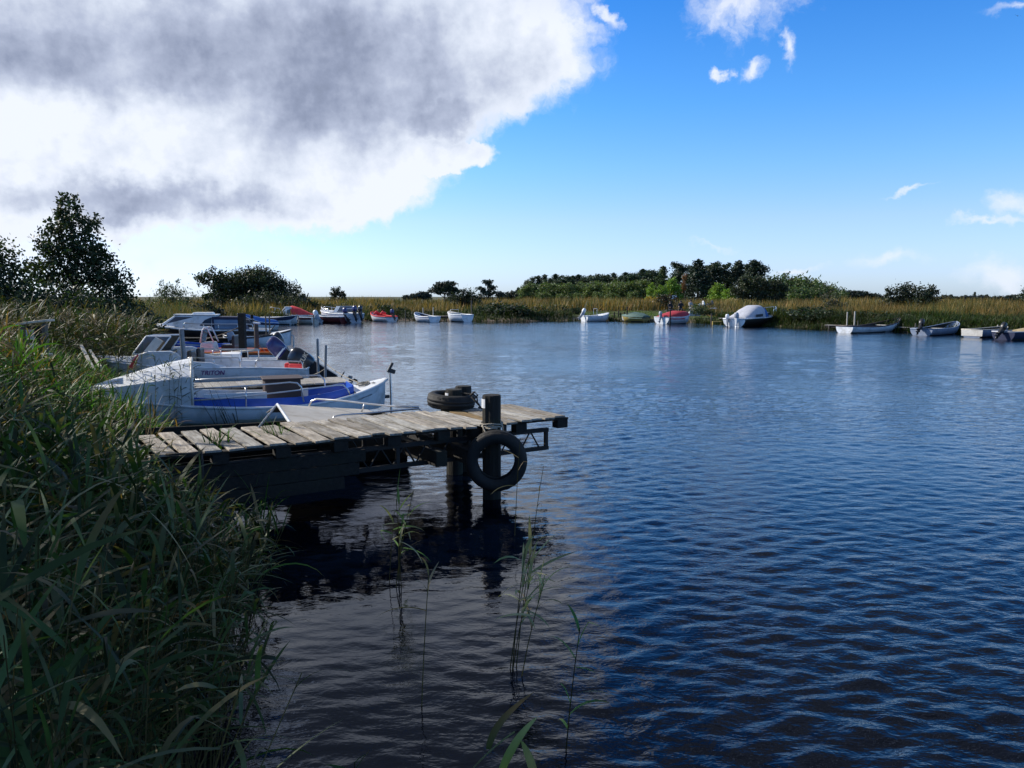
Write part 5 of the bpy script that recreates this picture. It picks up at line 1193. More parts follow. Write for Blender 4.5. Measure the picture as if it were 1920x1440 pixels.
tree('larch_tree', 'thin rust brown tree between the two dark conifers', 'tree', (P(1284, 560, 127).x, 127, .9), [(0, 0, 4.2, .4, .4, .9, 200), (-.15, 0, 2.8, .45, .4, .9, 220)], (.17, .085, .03), (.3, .15), 49, .06)
again(pa, 1340, 487, 132, 10, 'tall dark pine right of the layered spruce', wid=1.25)
again(pa, 1358, 490, 136, 10, 'dark pine with a double top in the middle of the wood', wid=1.2)
pb = pine('pine_tree', 'tall pine with sky showing through its narrow crown', (0, 0, 0), 10, 1.7, (.026, .046, .024), 50, bare=.45, nb=9); set_at(pb, 1386, 489, 132, 10, 1.1)
again(pb, 1416, 488, 130, 10, 'tall open pine at the right shoulder of the wood', wid=1.6); again(pb, 1402, 496, 138, 10, 'shorter pine between the two open pines', wid=1.2)
wl = tree('willow_tree', 'dark willow with leaning trunks in front of the wood above the grey canopy boat', 'tree', (P(1408, 575, 88).x, 88, .8), [(-1.2, 0, 2.0, 1.0, .9, .9, 900), (0, 0, 2.8, 1.2, 1, .9, 1100), (1.1, 0, 2.3, 1.0, .9, .9, 900), (.3, 0, 1.6, 1.4, .9, .7, 900), (-.6, 0, 3.0, .7, .7, .6, 400)], (.034, .048, .020), (.26, .12), 51, .12, 2.6)
again(wl, 1446, 520, 90, 3.7, 'second willow right of the dark leaning willow', wid=.9)
bs = tree('broadleaf_tree', 'green rounded tree on the right shoulder of the wood', 'tree', (0, 0, 0), [(-1.6, 0, 1.6, 1.4, 1.2, 1.0, 900), (0, 0, 2.1, 1.5, 1.2, 1.0, 1000), (1.6, 0, 1.7, 1.4, 1.2, 1.0, 900), (0, 0, 1.0, 2.6, 1.3, .9, 1200)], (.075, .115, .034), (.32, .18), 52, .1)
set_at(bs, 1478, 514, 118, 3.0, .85)
again(bs, 1440, 528, 112, 3.0, 'yellowish green bush between the willows and the wood', wid=.8); again(bs, 1515, 521, 116, 3.0, 'dark green tree on the sloping right edge of the wood', wid=.75); again(bs, 1548, 532, 110, 3.0, 'lower rounded bush at the right edge of the wood', wid=.75); again(bs, 1498, 536, 104, 3.0, 'olive bush in front of the right edge of the wood', wid=1.1); again(bs, 1576, 543, 104, 3.0, 'small bush trailing off the right end of the wood', wid=.8)
tree('rowan_tree', 'tree with a rusty pinkish top on the right of the wood', 'tree', (P(1492, 556, 122).x, 122, .9), [(-.9, 0, 3.4, 1.2, 1, .45, 420), (.8, 0, 3.2, 1.1, 1, .4, 380), (0, 0, 2.6, 1.8, 1, .6, 500)], (.13, .085, .05), (.32, .16), 53, .1)
tree('flowering_shrub', 'yellow shrub at the foot of the bright birch', 'bush', (P(1221, 562, 112).x, 112, .9), [(0, 0, .6, .8, .6, .55, 500)], (.42, .27, .02), (.24, .15), 54, .03)
tree('flowering_shrub', 'pale cream shrub below the light green bush', 'bush', (P(1385, 560, 100).x, 100, .9), [(-.5, 0, .7, .7, .5, .35, 300), (.6, 0, .65, .7, .5, .3, 300)], (.45, .38, .20), (.22, .13), 55, .03)
tree('bramble_bush', 'dark bush with a rusty edge beside the small white board', 'bush', (P(1248, 572, 86).x, 86, .9), [(-.5, 0, .7, .8, .7, .6, 500), (.4, 0, .8, .8, .7, .6, 500)], (.030, .036, .020), (.22, .13), 56, .04, accent=((.14, .07, .03), .2))
tree('willow_bush', 'green bush on the bank in front of the grey slab', 'bush', (P(1312, 592, 67).x, 67, .55), [(-.4, 0, .5, .8, .6, .45, 500), (.5, 0, .4, .7, .6, .4, 400)], (.060, .085, .028), (.2, .08), 57, .03, up=.7)
for i, (px, yt, Y) in enumerate(((612, 568, 76), (652, 568, 78), (690, 572, 77), (724, 570, 76), (752, 574, 77), (905, 572, 74), (935, 566, 75), (968, 570, 73), (1010, 573, 76), (1048, 570, 77), (1078, 576, 77), (1480, 578, 60), (1512, 574, 58), (1538, 580, 56), (1600, 582, 55), (1648, 584, 53.5), (1700, 586, 52.5), (1840, 588, 50), (1880, 590, 48.5))):
    if i == 0: lb = tree('bramble_bush', 'low dark shrub among the reeds on the far bank', 'bush', (0, 0, 0), [(-.5, 0, .5, .8, .7, .45, 420), (.5, 0, .65, .8, .7, .5, 480), (.1, 0, .9, .45, .4, .3, 160)], (.028, .044, .016), (.20, .12), 90, .04, group='low dark shrubs among the far bank reeds'); set_at(lb, px, yt, Y, 1.2)
    else: again(lb, px, yt, Y, 1.2, wid=rnd.uniform(1.0, 1.9))
# right
tree('hawthorn_bush', 'left half of the pair of dark bushes above the rowing boats', 'bush', (P(1690, 578, 62).x, 62, .75), [(-.6, 0, 1.0, .9, .8, .8, 1100), (.3, 0, 1.5, .9, .8, .8, 1200), (.1, 0, .6, 1.1, .9, .6, 900), (-1.0, 0, 1.6, .4, .4, .4, 200)], (.024, .036, .018), (.18, .10), 58, .06, shell=.3)
tree('hawthorn_bush', 'right half of the pair of dark bushes above the rowing boats', 'bush', (P(1733, 578, 61).x, 61, .75), [(-.4, 0, 1.3, .8, .8, .8, 1100), (.5, 0, 1.2, .8, .8, .7, 1000), (0, 0, .6, 1.1, .9, .6, 900), (.6, 0, 1.8, .35, .35, .35, 160)], (.026, .040, .018), (.18, .10), 59, .06, shell=.3)
tree('willow_bush', 'pale bare twigged bush at the waterside left of the white rowing boat', 'bush', (P(1552, 588, 62).x, 62, .7), [(0, 0, 1.0, .8, .7, .9, 500), (.4, 0, .6, .9, .7, .5, 400)], (.070, .075, .040), (.24, .06), 60, .05, up=.9)
tree('alder_tree', 'bush rising at the right edge of the picture', 'bush', (P(1925, 565, 70).x, 70, .8), [(0, 0, 1.2, .8, .7, .6, 500), (-.3, 0, .7, 1, .8, .5, 500), (.4, 0, 1.8, .6, .6, .5, 300)], (.030, .046, .022), (.2, .12), 61, .05)
# two unseen trees added left of the view to shade the near bank
tree('alder_tree', 'unseen loose alder added on the left to shade the foreground reeds', 'tree', (-8.0, 6.2, .4), [(0, 0, 4.2, 1.9, 2.0, 1.4, 1700), (-.6, -1.0, 5.4, 1.9, 1.9, 1.3, 1500), (.2, 1.2, 5.2, 1.7, 1.7, 1.2, 1300), (0, 0, 6.6, 1.6, 1.7, 1.2, 1100), (0, -1.8, 4.0, 1.5, 1.5, 1.2, 1200)], DARK, (.17, .12), 70, .16, 6.2)
tree('alder_tree', 'unseen alder added beside the viewpoint to shade the near bank', 'tree', (-6.2, 1.4, .4), [(0, 0, 4.2, 1.9, 2.0, 1.4, 1500), (-.6, -1.0, 5.6, 1.9, 1.9, 1.3, 1300), (.2, 1.2, 5.4, 1.7, 1.7, 1.2, 1200), (0, 0, 6.9, 1.6, 1.7, 1.2, 1000)], DARK, (.17, .12), 71, .16, 6.2)

# ------------------------------------------------------------------ small things on the far lawn
def person(label, px, py, Y, rz, shirt='cloth_dark', pose=0):
    p = P(px, py, Y); g = LZ(p.x, p.y); t = thing('person', label, 'person', (p.x, Y, g), rz)
    # seated figure: seat height .44
    J = dict(pel=(0, 0, .50), w=(0, .02, .68), ch=(0, -.02, .92), nk=(0, -.04, 1.04), hd=(0, -.07, 1.16), tp=(0, -.06, 1.27),
             sl=(-.18, -.02, 1.0), el=(-.24, -.12 - .04 * pose, .76), hl=(-.14, -.36, .70), sr=(.18, -.02, 1.0), er=(.25, -.10, .76), hr=(.12, -.36 + .08 * pose, .70 + .1 * pose),
             il=(-.10, -.05, .48), kl=(-.13, -.46, .50), al=(-.14, -.44, .09), tl=(-.14, -.60, .05), ir=(.10, -.05, .48), kr=(.14, -.46, .50), ar=(.15, -.50, .09), tr=(.16, -.66, .05))
    K = list(J); Rd = dict(pel=.15, w=.14, ch=.16, nk=.06, hd=.10, tp=.085, sl=.07, el=.05, hl=.04, sr=.07, er=.05, hr=.04, il=.09, kl=.065, al=.045, tl=.04, ir=.09, kr=.065, ar=.045, tr=.04)
    E_ = [('pel', 'w'), ('w', 'ch'), ('ch', 'nk'), ('nk', 'hd'), ('hd', 'tp'), ('ch', 'sl'), ('sl', 'el'), ('el', 'hl'), ('ch', 'sr'), ('sr', 'er'), ('er', 'hr'), ('pel', 'il'), ('il', 'kl'), ('kl', 'al'), ('al', 'tl'), ('pel', 'ir'), ('ir', 'kr'), ('kr', 'ar'), ('ar', 'tr')]
    me = bpy.data.meshes.new('b'); me.from_pydata([J[k] for k in K], [(K.index(a), K.index(c)) for a, c in E_], [])
    o = bpy.data.objects.new('b', me); C.objects.link(o); o.modifiers.new('s', 'SKIN'); sk = me.skin_vertices[0].data
    for k, v in zip(K, sk): v.radius = (Rd[k], Rd[k] * (.8 if k in ('ch', 'w') else 1)); v.use_root = (k == 'pel')
    sub = o.modifiers.new('u', 'SUBSURF'); sub.levels = 2; sub.render_levels = 2
    dg = bpy.context.evaluated_depsgraph_get(); m2 = bpy.data.meshes.new_from_object(o.evaluated_get(dg)); bpy.data.objects.remove(o)
    m2.materials.clear(); body = link_mesh('body', m2, [shirt, 'skin'], t, True)
    for f in m2.polygons:
        c = f.center
        f.material_index = 1 if (c.z > 1.06 or (c.y < -.30 and c.z > .64)) else 0
    mb = MB(); mb.lathe([(.0, .135), (.05, .125), (.095, .07), (.112, .01), (.105, -.03)], 14, 'z', (0, -.045, 1.175)); mb.build('hair', 'hair', t, smooth=True)
    return t
def far_box(name, label, cat, px, py, Y, fn, rz=0):
    p = P(px, py, Y); g = LZ(p.x, p.y); t = thing(name, label, cat, (p.x, Y, g), rz); fn(t); return t
person('seated person in dark clothes left of the picnic bench facing the pond', 1256, 585, 75, R(20))
person('seated person in a dark jacket in the middle of the group on the lawn', 1276, 585, 76, R(-10), 'cloth_dark', 1)
person('seated person in a grey top nearest the motorbikes', 1294, 585, 76.5, R(35), 'cloth_pale')
def bench(L=1.6, mat='post'):
    def f(t):
        mb = MB(); mb.box((0, 0, .43), (L, .36, .05)); mb.build('seat', mat, t, bev=.01)
        for s in (-1, 1):
            mb = MB(); mb.box((s * (L / 2 - .15), 0, .2), (.07, .32, .42)); mb.build('leg', mat, t)
    return f
for px, lab, rz in ((1256, 'dark bench under the leftmost seated person', R(20)), (1276, 'dark bench under the middle seated person', R(-10)), (1294, 'dark bench under the person in the grey top', R(35))):
    Yb = {1256: 75.02, 1276: 76.02, 1294: 76.52}[px]; far_box('bench', lab, 'bench', px, 585, Yb, bench(.9), rz)
def motorbike(label, px, Y, rz, fair):
    p = P(px, 585, Y); t = thing('motorbike', label, 'motorbike', (p.x, Y, LZ(p.x, Y)), rz)
    for x in (-.72, .72):
        mb = MB(); mb.lathe([(.20, -.05), (.29, -.065), (.33, -.03), (.33, .03), (.29, .065), (.20, .05), (.20, -.05)], 24, 'y', (x, 0, .33)); w = mb.build('wheel', 'rubber', t, smooth=True)
        mb = MB(); mb.lathe([(.03, -.04), (.20, -.012), (.205, 0), (.20, .012), (.03, .04)], 16, 'y', (x, 0, .33)); mb.build('rim', 'steel', w)
    mb = MB(); mb.box((0, 0, .40), (.55, .30, .36)); mb.build('engine', 'darksteel', t, bev=.04)
    mb = MB(); mb.frustum([(-.05, -.14, .62), (.42, -.12, .66), (.42, .12, .66), (-.05, .14, .62)], [(0, -.10, .84), (.38, -.08, .88), (.38, .08, .88), (0, .10, .84)]); mb.build('fuel_tank', fair, t, bev=.04)
    mb = MB(); mb.box((-.38, 0, .76), (.66, .26, .10), Euler((0, R(6), 0)).to_matrix()); mb.build('seat', 'black', t, bev=.03)
    mb = MB(); mb.tube([(.72, .07, .33), (.55, .07, .80), (.47, .07, 1.02)], .03, 6); mb.tube([(.72, -.07, .33), (.55, -.07, .80), (.47, -.07, 1.02)], .03, 6); mb.tube([(-.72, .1, .33), (-.1, .12, .35), (-.5, .1, .72)], .03, 6); mb.build('fork', 'steel', t)
    mb = MB(); mb.tube([(.38, -.38, 1.0), (.47, -.12, 1.04), (.47, .12, 1.04), (.38, .38, 1.0)], .018, 6); mb.build('handlebar', 'darksteel', t)
    mb = MB(); mb.frustum([(.48, -.2, .72), (.72, -.1, .78), (.72, .1, .78), (.48, .2, .72)], [(.46, -.16, 1.12), (.56, -.08, 1.16), (.56, .08, 1.16), (.46, .16, 1.12)]); mb.build('fairing', fair, t, bev=.03)
    mb = MB(); mb.tube([(-.3, .16, .3), (-.75, .18, .42)], .05, 8); mb.build('exhaust', 'steel', t)
motorbike('parked motorbike with a white fairing on the lawn', 1309, 78, R(15), 'white_clean'); motorbike('black parked motorbike to the right of the white one on the lawn', 1325, 79, R(8), 'motorblack')
def slabf(t):
    mb = MB(); mb.box((0, 0, .22), (.95, .5, .44)); mb.build('block', 'grey_in', t, bev=.02); mb = MB(); mb.box((0, 0, .46), (1.02, .56, .05)); mb.build('lid', 'grey_in', t, bev=.01)
far_box('storage_box', 'low grey storage box on the grass behind the green bush', 'box', 1302, 592, 70, slabf)
def tablef(t):
    mb = MB(); mb.box((0, 0, .52), (.8, .5, .05)); mb.build('table_top', 'white_clean', t, bev=.01)
    for sx in (-1, 1):
        for sy in (-1, 1): mb = MB(); mb.box((sx * .34, sy * .19, .26), (.05, .05, .5)); mb.build('leg', 'palewood', t)
far_box('low_table', 'small low white table right of the motorbikes', 'table', 1336, 588, 74, tablef)
def boardf(t):
    for sx in (-1, 1): mb = MB(); mb.box((sx * .22, 0, .7), (.06, .05, 1.5)); mb.build('leg', 'palewood', t)
    mb = MB(); mb.box((0, -.04, 1.32), (.62, .03, .42)); mb.build('board', 'white_clean', t); mb = MB(); mb.box((.02, -.058, 1.16), (.12, .01, .10)); mb.build('dark_notch', 'darkwood', t)
far_box('sign_board', 'small white board standing up against the dark trees', 'sign', 1263, 565, 88, boardf)
def yben(t):
    mb = MB(); mb.box((0, 0, .55), (.75, .4, .06)); mb.build('seat', 'yellow', t, bev=.01)
    for sx in (-1, 1): mb = MB(); mb.box((sx * .32, 0, -.1), (.06, .3, 1.3)); mb.build('leg', 'yellow', t)
far_box('bench', 'yellowish wooden bench standing at the water beside the grey canopy boat', 'bench', 1344, 603, 62.5, yben)
def rb(t):
    mb = MB(); mb.box((0, 0, .48), (1.0, .4, .05)); mb.build('seat', 'palewood', t)
    for sx in (-1, 1): mb = MB(); mb.box((sx * .4, 0, .22), (.07, .34, .5)); mb.build('leg', 'palewood', t)
far_box('bench', 'pale wooden bench on the bank below the pair of dark bushes', 'bench', 1777, 598, 54, rb)
def dk(t):
    mb = MB(); mb.box((0, 0, .45), (.75, .5, .55)); mb.build('box_body', 'darkwood', t, bev=.02); mb = MB(); mb.box((.1, -.262, .52), (.1, .02, .3)); mb.build('paper_label', 'white_clean', t)
far_box('storage_box', 'dark box with pale labels right of the pale bench', 'box', 1800, 598, 55, dk)
def frm(t):
    for sx in (-1, 1): mb = MB(); mb.box((sx * .65, 0, .65), (.07, .07, 1.5)); mb.build('post', 'darkwood', t)
    mb = MB(); mb.box((0, 0, 1.43), (1.5, .07, .06)); mb.build('crossbar', 'post', t)
far_box('wooden_frame', 'dark wooden frame with a thin crossbar standing in the reeds on the right', 'frame', 1824, 585, 61, frm)
def railf(t):
    mb = MB(); mb.tube([(-2.0, 0, 1.05), (2.0, 0, 1.05)], .03, 6); mb.build('top_rail', 'darksteel', t)
    for x in np.linspace(-1.95, 1.95, 9): mb = MB(); mb.tube([(x, 0, -.2), (x, 0, 1.05)], .02, 6); mb.build('baluster', 'darksteel', t)
far_box('railing', 'thin dark railing on the bank behind the navy canopy', 'railing', 462, 590, 57, railf)
def ngate(t):
    for x in (-.28, .28): mb = MB(); mb.box((x, 0, .65), (.09, .09, 1.5)); mb.build('post', 'post', t, bev=.01)
    mb = MB(); mb.box((0, 0, 1.42), (.9, .22, .04), Euler((0, R(-5), 0)).to_matrix()); mb.build('roof_board', 'palewood', t, bev=.006)
    for z in (1.2, .96): mb = MB(); mb.box((-.06, -.06, z), (.2, .02, .18)); mb.build('notice_panel', 'grey_in', t)
    mb = MB(); mb.box((.05, .02, 1.1), (.5, .03, .5)); mb.build('back_board', 'darkwood', t)
p = P(66, 640, 13.5); t = thing('notice_post', 'weathered two-legged notice post with pale panels among the reeds on the left', 'notice post', (p.x, 13.5, LZ(p.x, 13.5)), R(-15)); ngate(t); t.scale = (.78, .78, .95)
p = P(38, 640, 13.2); t = thing('bench', 'grey plank bench half hidden in reeds beside the notice post', 'bench', (p.x, 13.2, LZ(p.x, 13.2) + .35), R(-10)); bench(.9, 'palewood')(t)
def gate2(t):
    for x in (-.2, .2): mb = MB(); mb.tube([(x, 0, -.3), (x, 0, 1.3)], .06, 8); mb.build('post', 'post', t)
    mb = MB(); mb.box((0, 0, 1.33), (.62, .2, .06)); mb.build('cap_board', 'palewood', t)
p = P(254, 590, 27); t = thing('gate_post', 'pair of grey posts with a pale cap board at the cabin boat bow', 'post', (p.x, 27, LZ(p.x, 27)), 0); gate2(t)
mb = MB(); a, b_ = P(152, 648, 15.5), P(176, 694, 14.6); mb.beam(a, b_, .05, .04); mb.beam(a + Vector((.14, .05, -.1)), b_ + Vector((.1, .05, .05)), .045, .04); tag(mb.build('driftwood_stake', 'palewood'), 'pair of bleached leaning stakes in the green reeds left of the white fore-cabin', 'stake')
mb = MB(); mb.tube([(-.13, 0, .05), (-.05, 0, .02), (0, 0, 0), (.06, .0, .03), (.12, 0, .10)], [.004, .02, .035, .02, .004], 6); mb.grid([[(-.02, -.05, .0), (.04, -.05, .0)], [(.06, -.28, .10), (.10, -.28, .10)], [(.16, -.5, .04), (.17, -.5, .04)]]); mb.grid([[(-.02, .05, .0), (.04, .05, .0)], [(.06, .28, .10), (.10, .28, .10)], [(.16, .5, .04), (.17, .5, .04)]])
bird = mb.build('bird', 'darksteel'); bird.location = P(1908, 30, 95); bird.rotation_euler = (R(15), R(-10), R(80)); tag(bird, 'small dark bird flying in the top right corner of the sky', 'bird')
# ------------------------------------------------------------------ reeds and grasses
def ribbons(base, az, e0, droop, L, W, seg=5, leaf=True, roll=0.0, q=rng):
    """curved tapering blades; returns verts (N,(seg+1)*2,3), quads"""
    n = len(base); t = np.linspace(0, 1, seg + 1); pos = np.zeros((n, seg + 1, 3)); pos[:, 0] = base
    ca, sa = np.cos(az), np.sin(az)
    kink = np.where(q.random(n) < .16, q.uniform(.8, 2.2, n), 0) if leaf else np.zeros(n); kt = q.uniform(.3, .7, n)
    for i in range(seg):
        e = e0 - droop * ((t[i] + .5 / seg) ** 1.3) - kink * (t[i] > kt); st = (L / seg)
        pos[:, i + 1, 0] = pos[:, i, 0] + st * np.cos(e) * ca; pos[:, i + 1, 1] = pos[:, i, 1] + st * np.cos(e) * sa; pos[:, i + 1, 2] = pos[:, i, 2] + st * np.sin(e)
    w = ((t + .06) ** .45 * (1 - t) ** .75 * 1.45) if leaf else np.maximum((1 - t) ** .55, 0.0)
    rl = q.normal(0, .5, n) + roll
    sx, sy, sz = -sa * np.cos(rl), ca * np.cos(rl), np.sin(rl)
    sv_ = np.stack([sx, sy, sz], 1)[:, None, :] * (W[:, None] * w[None, :])[:, :, None] * .5
    v = np.stack([pos - sv_, pos + sv_], 2).reshape(n, -1, 3)
    m = (seg + 1) * 2; k = np.arange(seg) * 2; qd = np.stack([k, k + 1, k + 3, k + 2], 1)
    f = (np.arange(n)[:, None, None] * m + qd[None]).reshape(-1, 4)
    return v.reshape(-1, 3), f, m, pos
STRAW = np.array([.24, .18, .08])
def leafcols(c, k, q, frac=.45):
    """colour along each blade: many are browned from the tip, as old reed leaves are"""
    n = len(c); t = np.repeat(np.linspace(0, 1, k // 2), 2); a = np.where(q.random(n) < frac, q.uniform(.2, .95, n), 0)
    w = np.clip((t[None] - (1 - a[:, None] * .8)) * 3.0, 0, 1) * .85
    return (c[:, None] * (1 - w[..., None]) + STRAW * q.uniform(.5, 1.2, (n, 1, 1)) * w[..., None]).reshape(-1, 3)
class Bulk:
    def __init__(s): s.v = []; s.f = []; s.c = []; s.n = 0
    def add(s, v, f, c): s.v.append(v); s.f.append(f + s.n); s.c.append(c); s.n += len(v)
    def build(s, name, mat, parent=None): return bulk(name, np.concatenate(s.v), np.concatenate(s.f), np.concatenate(s.c), mat, parent)
def pick_cols(n, pal, q=rng, jit=.18):
    pr = np.array([p[1] for p in pal]); pr = pr / pr.sum(); i = q.choice(len(pal), n, p=pr)
    return np.array([p[0] for p in pal])[i] * q.uniform(1 - jit, 1 + jit, (n, 1)) * q.uniform(.93, 1.07, (n, 3))
def project(x, y, z):
    dy = y; dz = z - CAM_H; f = dy * math.cos(PITCH) - dz * math.sin(PITCH); u = dy * math.sin(PITCH) + dz * math.cos(PITCH)
    return 960 + 1500 * x / f, 720 - 1500 * u / f
def height_limit(x, y, tab):
    """how tall growth stands at a spot: it sinks towards the water (tabulated along the bank)"""
    px, _ = project(x, y, np.zeros_like(x)); lim = np.interp(px, [a for a, b in tab], [b for a, b in tab])
    # height of the sight line there
    yy = (720 - lim) / 1500; dy = math.cos(PITCH) + yy * math.sin(PITCH); dz = -math.sin(PITCH) + yy * math.cos(PITCH)
    return CAM_H + dz / dy * y
def scatter(n, x0, x1, y0, y1, cond, q=rng):
    out = []
    while sum(len(o) for o in out) < n:
        x = q.uniform(x0, x1, n * 3); y = q.uniform(y0, y1, n * 3); k = cond(x, y); out.append(np.stack([x[k], y[k]], 1))
        if len(out) > 60: break
    return np.concatenate(out)[:n]
def view(x, y, pad=80):
    px, _ = project(x, y, np.full_like(x, 1.0)); return (px > -pad) & (px < 1920 + pad)

# --- far reeds, golden
GOLD = [((.31, .185, .05), 3), ((.23, .15, .045), 3), ((.34, .22, .07), 2), ((.12, .105, .035), 3), ((.06, .072, .022), 3)]
GREEN = [((.035, .062, .015), 4), ((.060, .09, .02), 2), ((.10, .08, .025), 1.5), ((.018, .030, .010), 4)]
DULL = [((.075, .085, .028), 3), ((.11, .10, .035), 3), ((.15, .115, .04), 2), ((.05, .065, .02), 2)]
def lawn(x, y): return (x > 5.5) & (x < 17.2) & (y < 84) & (shore_dist(x, y) < 15) & (shore_dist(x, y) > .5)
def far_field(name, label, n, reg, hgt, pal, wid, seg=2, e=1.42, dr=.5, tuft=3, q=np.random.default_rng(77)):
    p = scatter(n // tuft, *reg[:4], lambda x, y: view(x, y, 330) & reg[4](x, y), q); p = np.repeat(p, tuft, 0) + q.normal(0, .07, (len(p) * tuft, 2))
    x, y = p[:, 0], p[:, 1]; z = land_z(x, y) - .03; m = len(x)
    patch = .5 + .5 * np.sin(x * .55 + 1.3 * np.sin(y * .21)) * np.sin(y * .33 + x * .12)
    H = hgt(x, y) * q.uniform(.7, 1.08, m) * (.80 + .2 * patch + .22 * np.sin(1.1 * x + 1.1 * np.sin(.9 * y)) * np.sin(.8 * y + .5 * x) + .10 * np.sin(3.1 * x + y)); W = wid * q.uniform(.7, 1.4, m) * np.clip(y / 70, .6, 1.3)
    v, f, k, _ = ribbons(np.stack([x, y, z], 1), q.uniform(0, 6.283, m), q.normal(e, .13, m), q.uniform(.1, dr, m), H, W, seg, False, q=q)
    p2 = .5 + .5 * np.sin(x * .31 + 2.1 * np.sin(y * .17 + 1) + .7 * np.sin(x * 1.3)) ; c = pick_cols(m, pal, q, .3) * (.62 + .75 * patch)[:, None]
    c = np.where((q.random(m) < np.clip((p2 - .55) * 1.6, 0, .7))[:, None], c * np.array([.48, .66, .55]), c); B_ = Bulk(); B_.add(v, f, np.repeat(c, k, 0))
    o = B_.build(name, 'reed'); tag(o, label, 'reeds', None, 'stuff'); return o
far_field('golden_reeds', 'golden brown reeds along the far shore', 66000, (-45, 60, 52, 112, lambda x, y: (shore_dist(x, y) > 2.8) & (shore_dist(x, y) < 38) & ~lawn(x, y)), lambda x, y: 1.12 + .12 * np.sin(.2 * x) + .22 * _sm(3, 9, shore_dist(x, y)), GOLD, .060)
far_field('green_bank_growth', 'low green growth along the far water edge', 40000, (-30, 45, 36, 80, lambda x, y: (shore_dist(x, y) > -.25) & (shore_dist(x, y) < 4.2) & ~lawn(x, y)), lambda x, y: .42 + .35 * _sm(0, 3, shore_dist(x, y)) + .1 * np.sin(x * .9), GREEN, .055, e=1.25, dr=1.0)
far_field('green_bank_growth', 'rank dark green growth along the right hand water edge', 27000, (15, 48, 32, 66, lambda x, y: (shore_dist(x, y) > -.2) & (shore_dist(x, y) < 5.5) & ~lawn(x, y)), lambda x, y: .55 + .5 * _sm(0, 3, shore_dist(x, y)) + .15 * np.sin(x * .9 + y), GREEN + [((.06, .10, .02), 3)], .06, e=1.2, dr=1.1)
far_field('lawn_grass', 'short mown lawn on the far bank', 16000, (5, 21, 62, 86, lambda x, y: lawn(x, y)), lambda x, y: .10 + 0 * x, [((.085, .15, .022), 3), ((.11, .18, .03), 2), ((.07, .12, .02), 2)], .07, e=1.1, dr=1.0)
far_field('reeds', 'mixed brown and green reeds on the left bank beyond the boats', 26000, (-40, -11, 31, 66, lambda x, y: (shore_dist(x, y) > .0) & (shore_dist(x, y) < 22) & (x < -10)), lambda x, y: 1.05 + .5 * _sm(1, 6, shore_dist(x, y)), DULL + [((.24, .155, .045), 4), ((.06, .10, .02), 3)], .045)
far_field('reeds', 'tawny reeds on the far right bank', 32000, (16, 52, 36, 66, lambda x, y: (shore_dist(x, y) > 4.5) & (shore_dist(x, y) < 20) & ~lawn(x, y)), lambda x, y: 1.02 + .3 * _sm(2, 8, shore_dist(x, y)), GOLD, .05)

# --- left bank, middle distance
B_ = Bulk(); q = np.random.default_rng(5)
LIM_B = [(-300, 585), (0, 598), (70, 640), (150, 660), (205, 690), (245, 745), (300, 775), (420, 800), (900, 820)]
LIM_B1 = [(-300, 585), (0, 600), (60, 645), (110, 695), (150, 722), (200, 742), (260, 772), (320, 792), (420, 800), (900, 820)]
def mid(n, x0, x1, y0, y1, cond, pal, L, W, e, dr, tuft, seg=4, leaf=False, lim=LIM_B):
    p = scatter(n // tuft, x0, x1, y0, y1, lambda x, y: view(x, y, 160) & cond(x, y), q); p = np.repeat(p, tuft, 0) + q.normal(0, .06, (len(p) * tuft, 2))
    x, y = p[:, 0], p[:, 1]; z = np.maximum(land_z(x, y), -.5) - .03; m = len(x)
    H = np.minimum(L * q.uniform(.6, 1.15, m), np.maximum((height_limit(x, y, lim) - z) * q.uniform(.75, 1.08, m), .12)) if lim else L * q.uniform(.6, 1.15, m)
    v, f, k, _ = ribbons(np.stack([x, y, z], 1), q.uniform(0, 6.283, m), q.normal(e, .12, m), q.uniform(.2, dr, m), H * 1.05, W * q.uniform(.6, 1.4, m), seg, leaf, q=q)
    B_.add(v, f, np.repeat(pick_cols(m, pal, q), k, 0))
FRESH = [((.062, .165, .018), 4), ((.09, .21, .022), 3), ((.045, .10, .018), 3), ((.20, .16, .05), 1)]
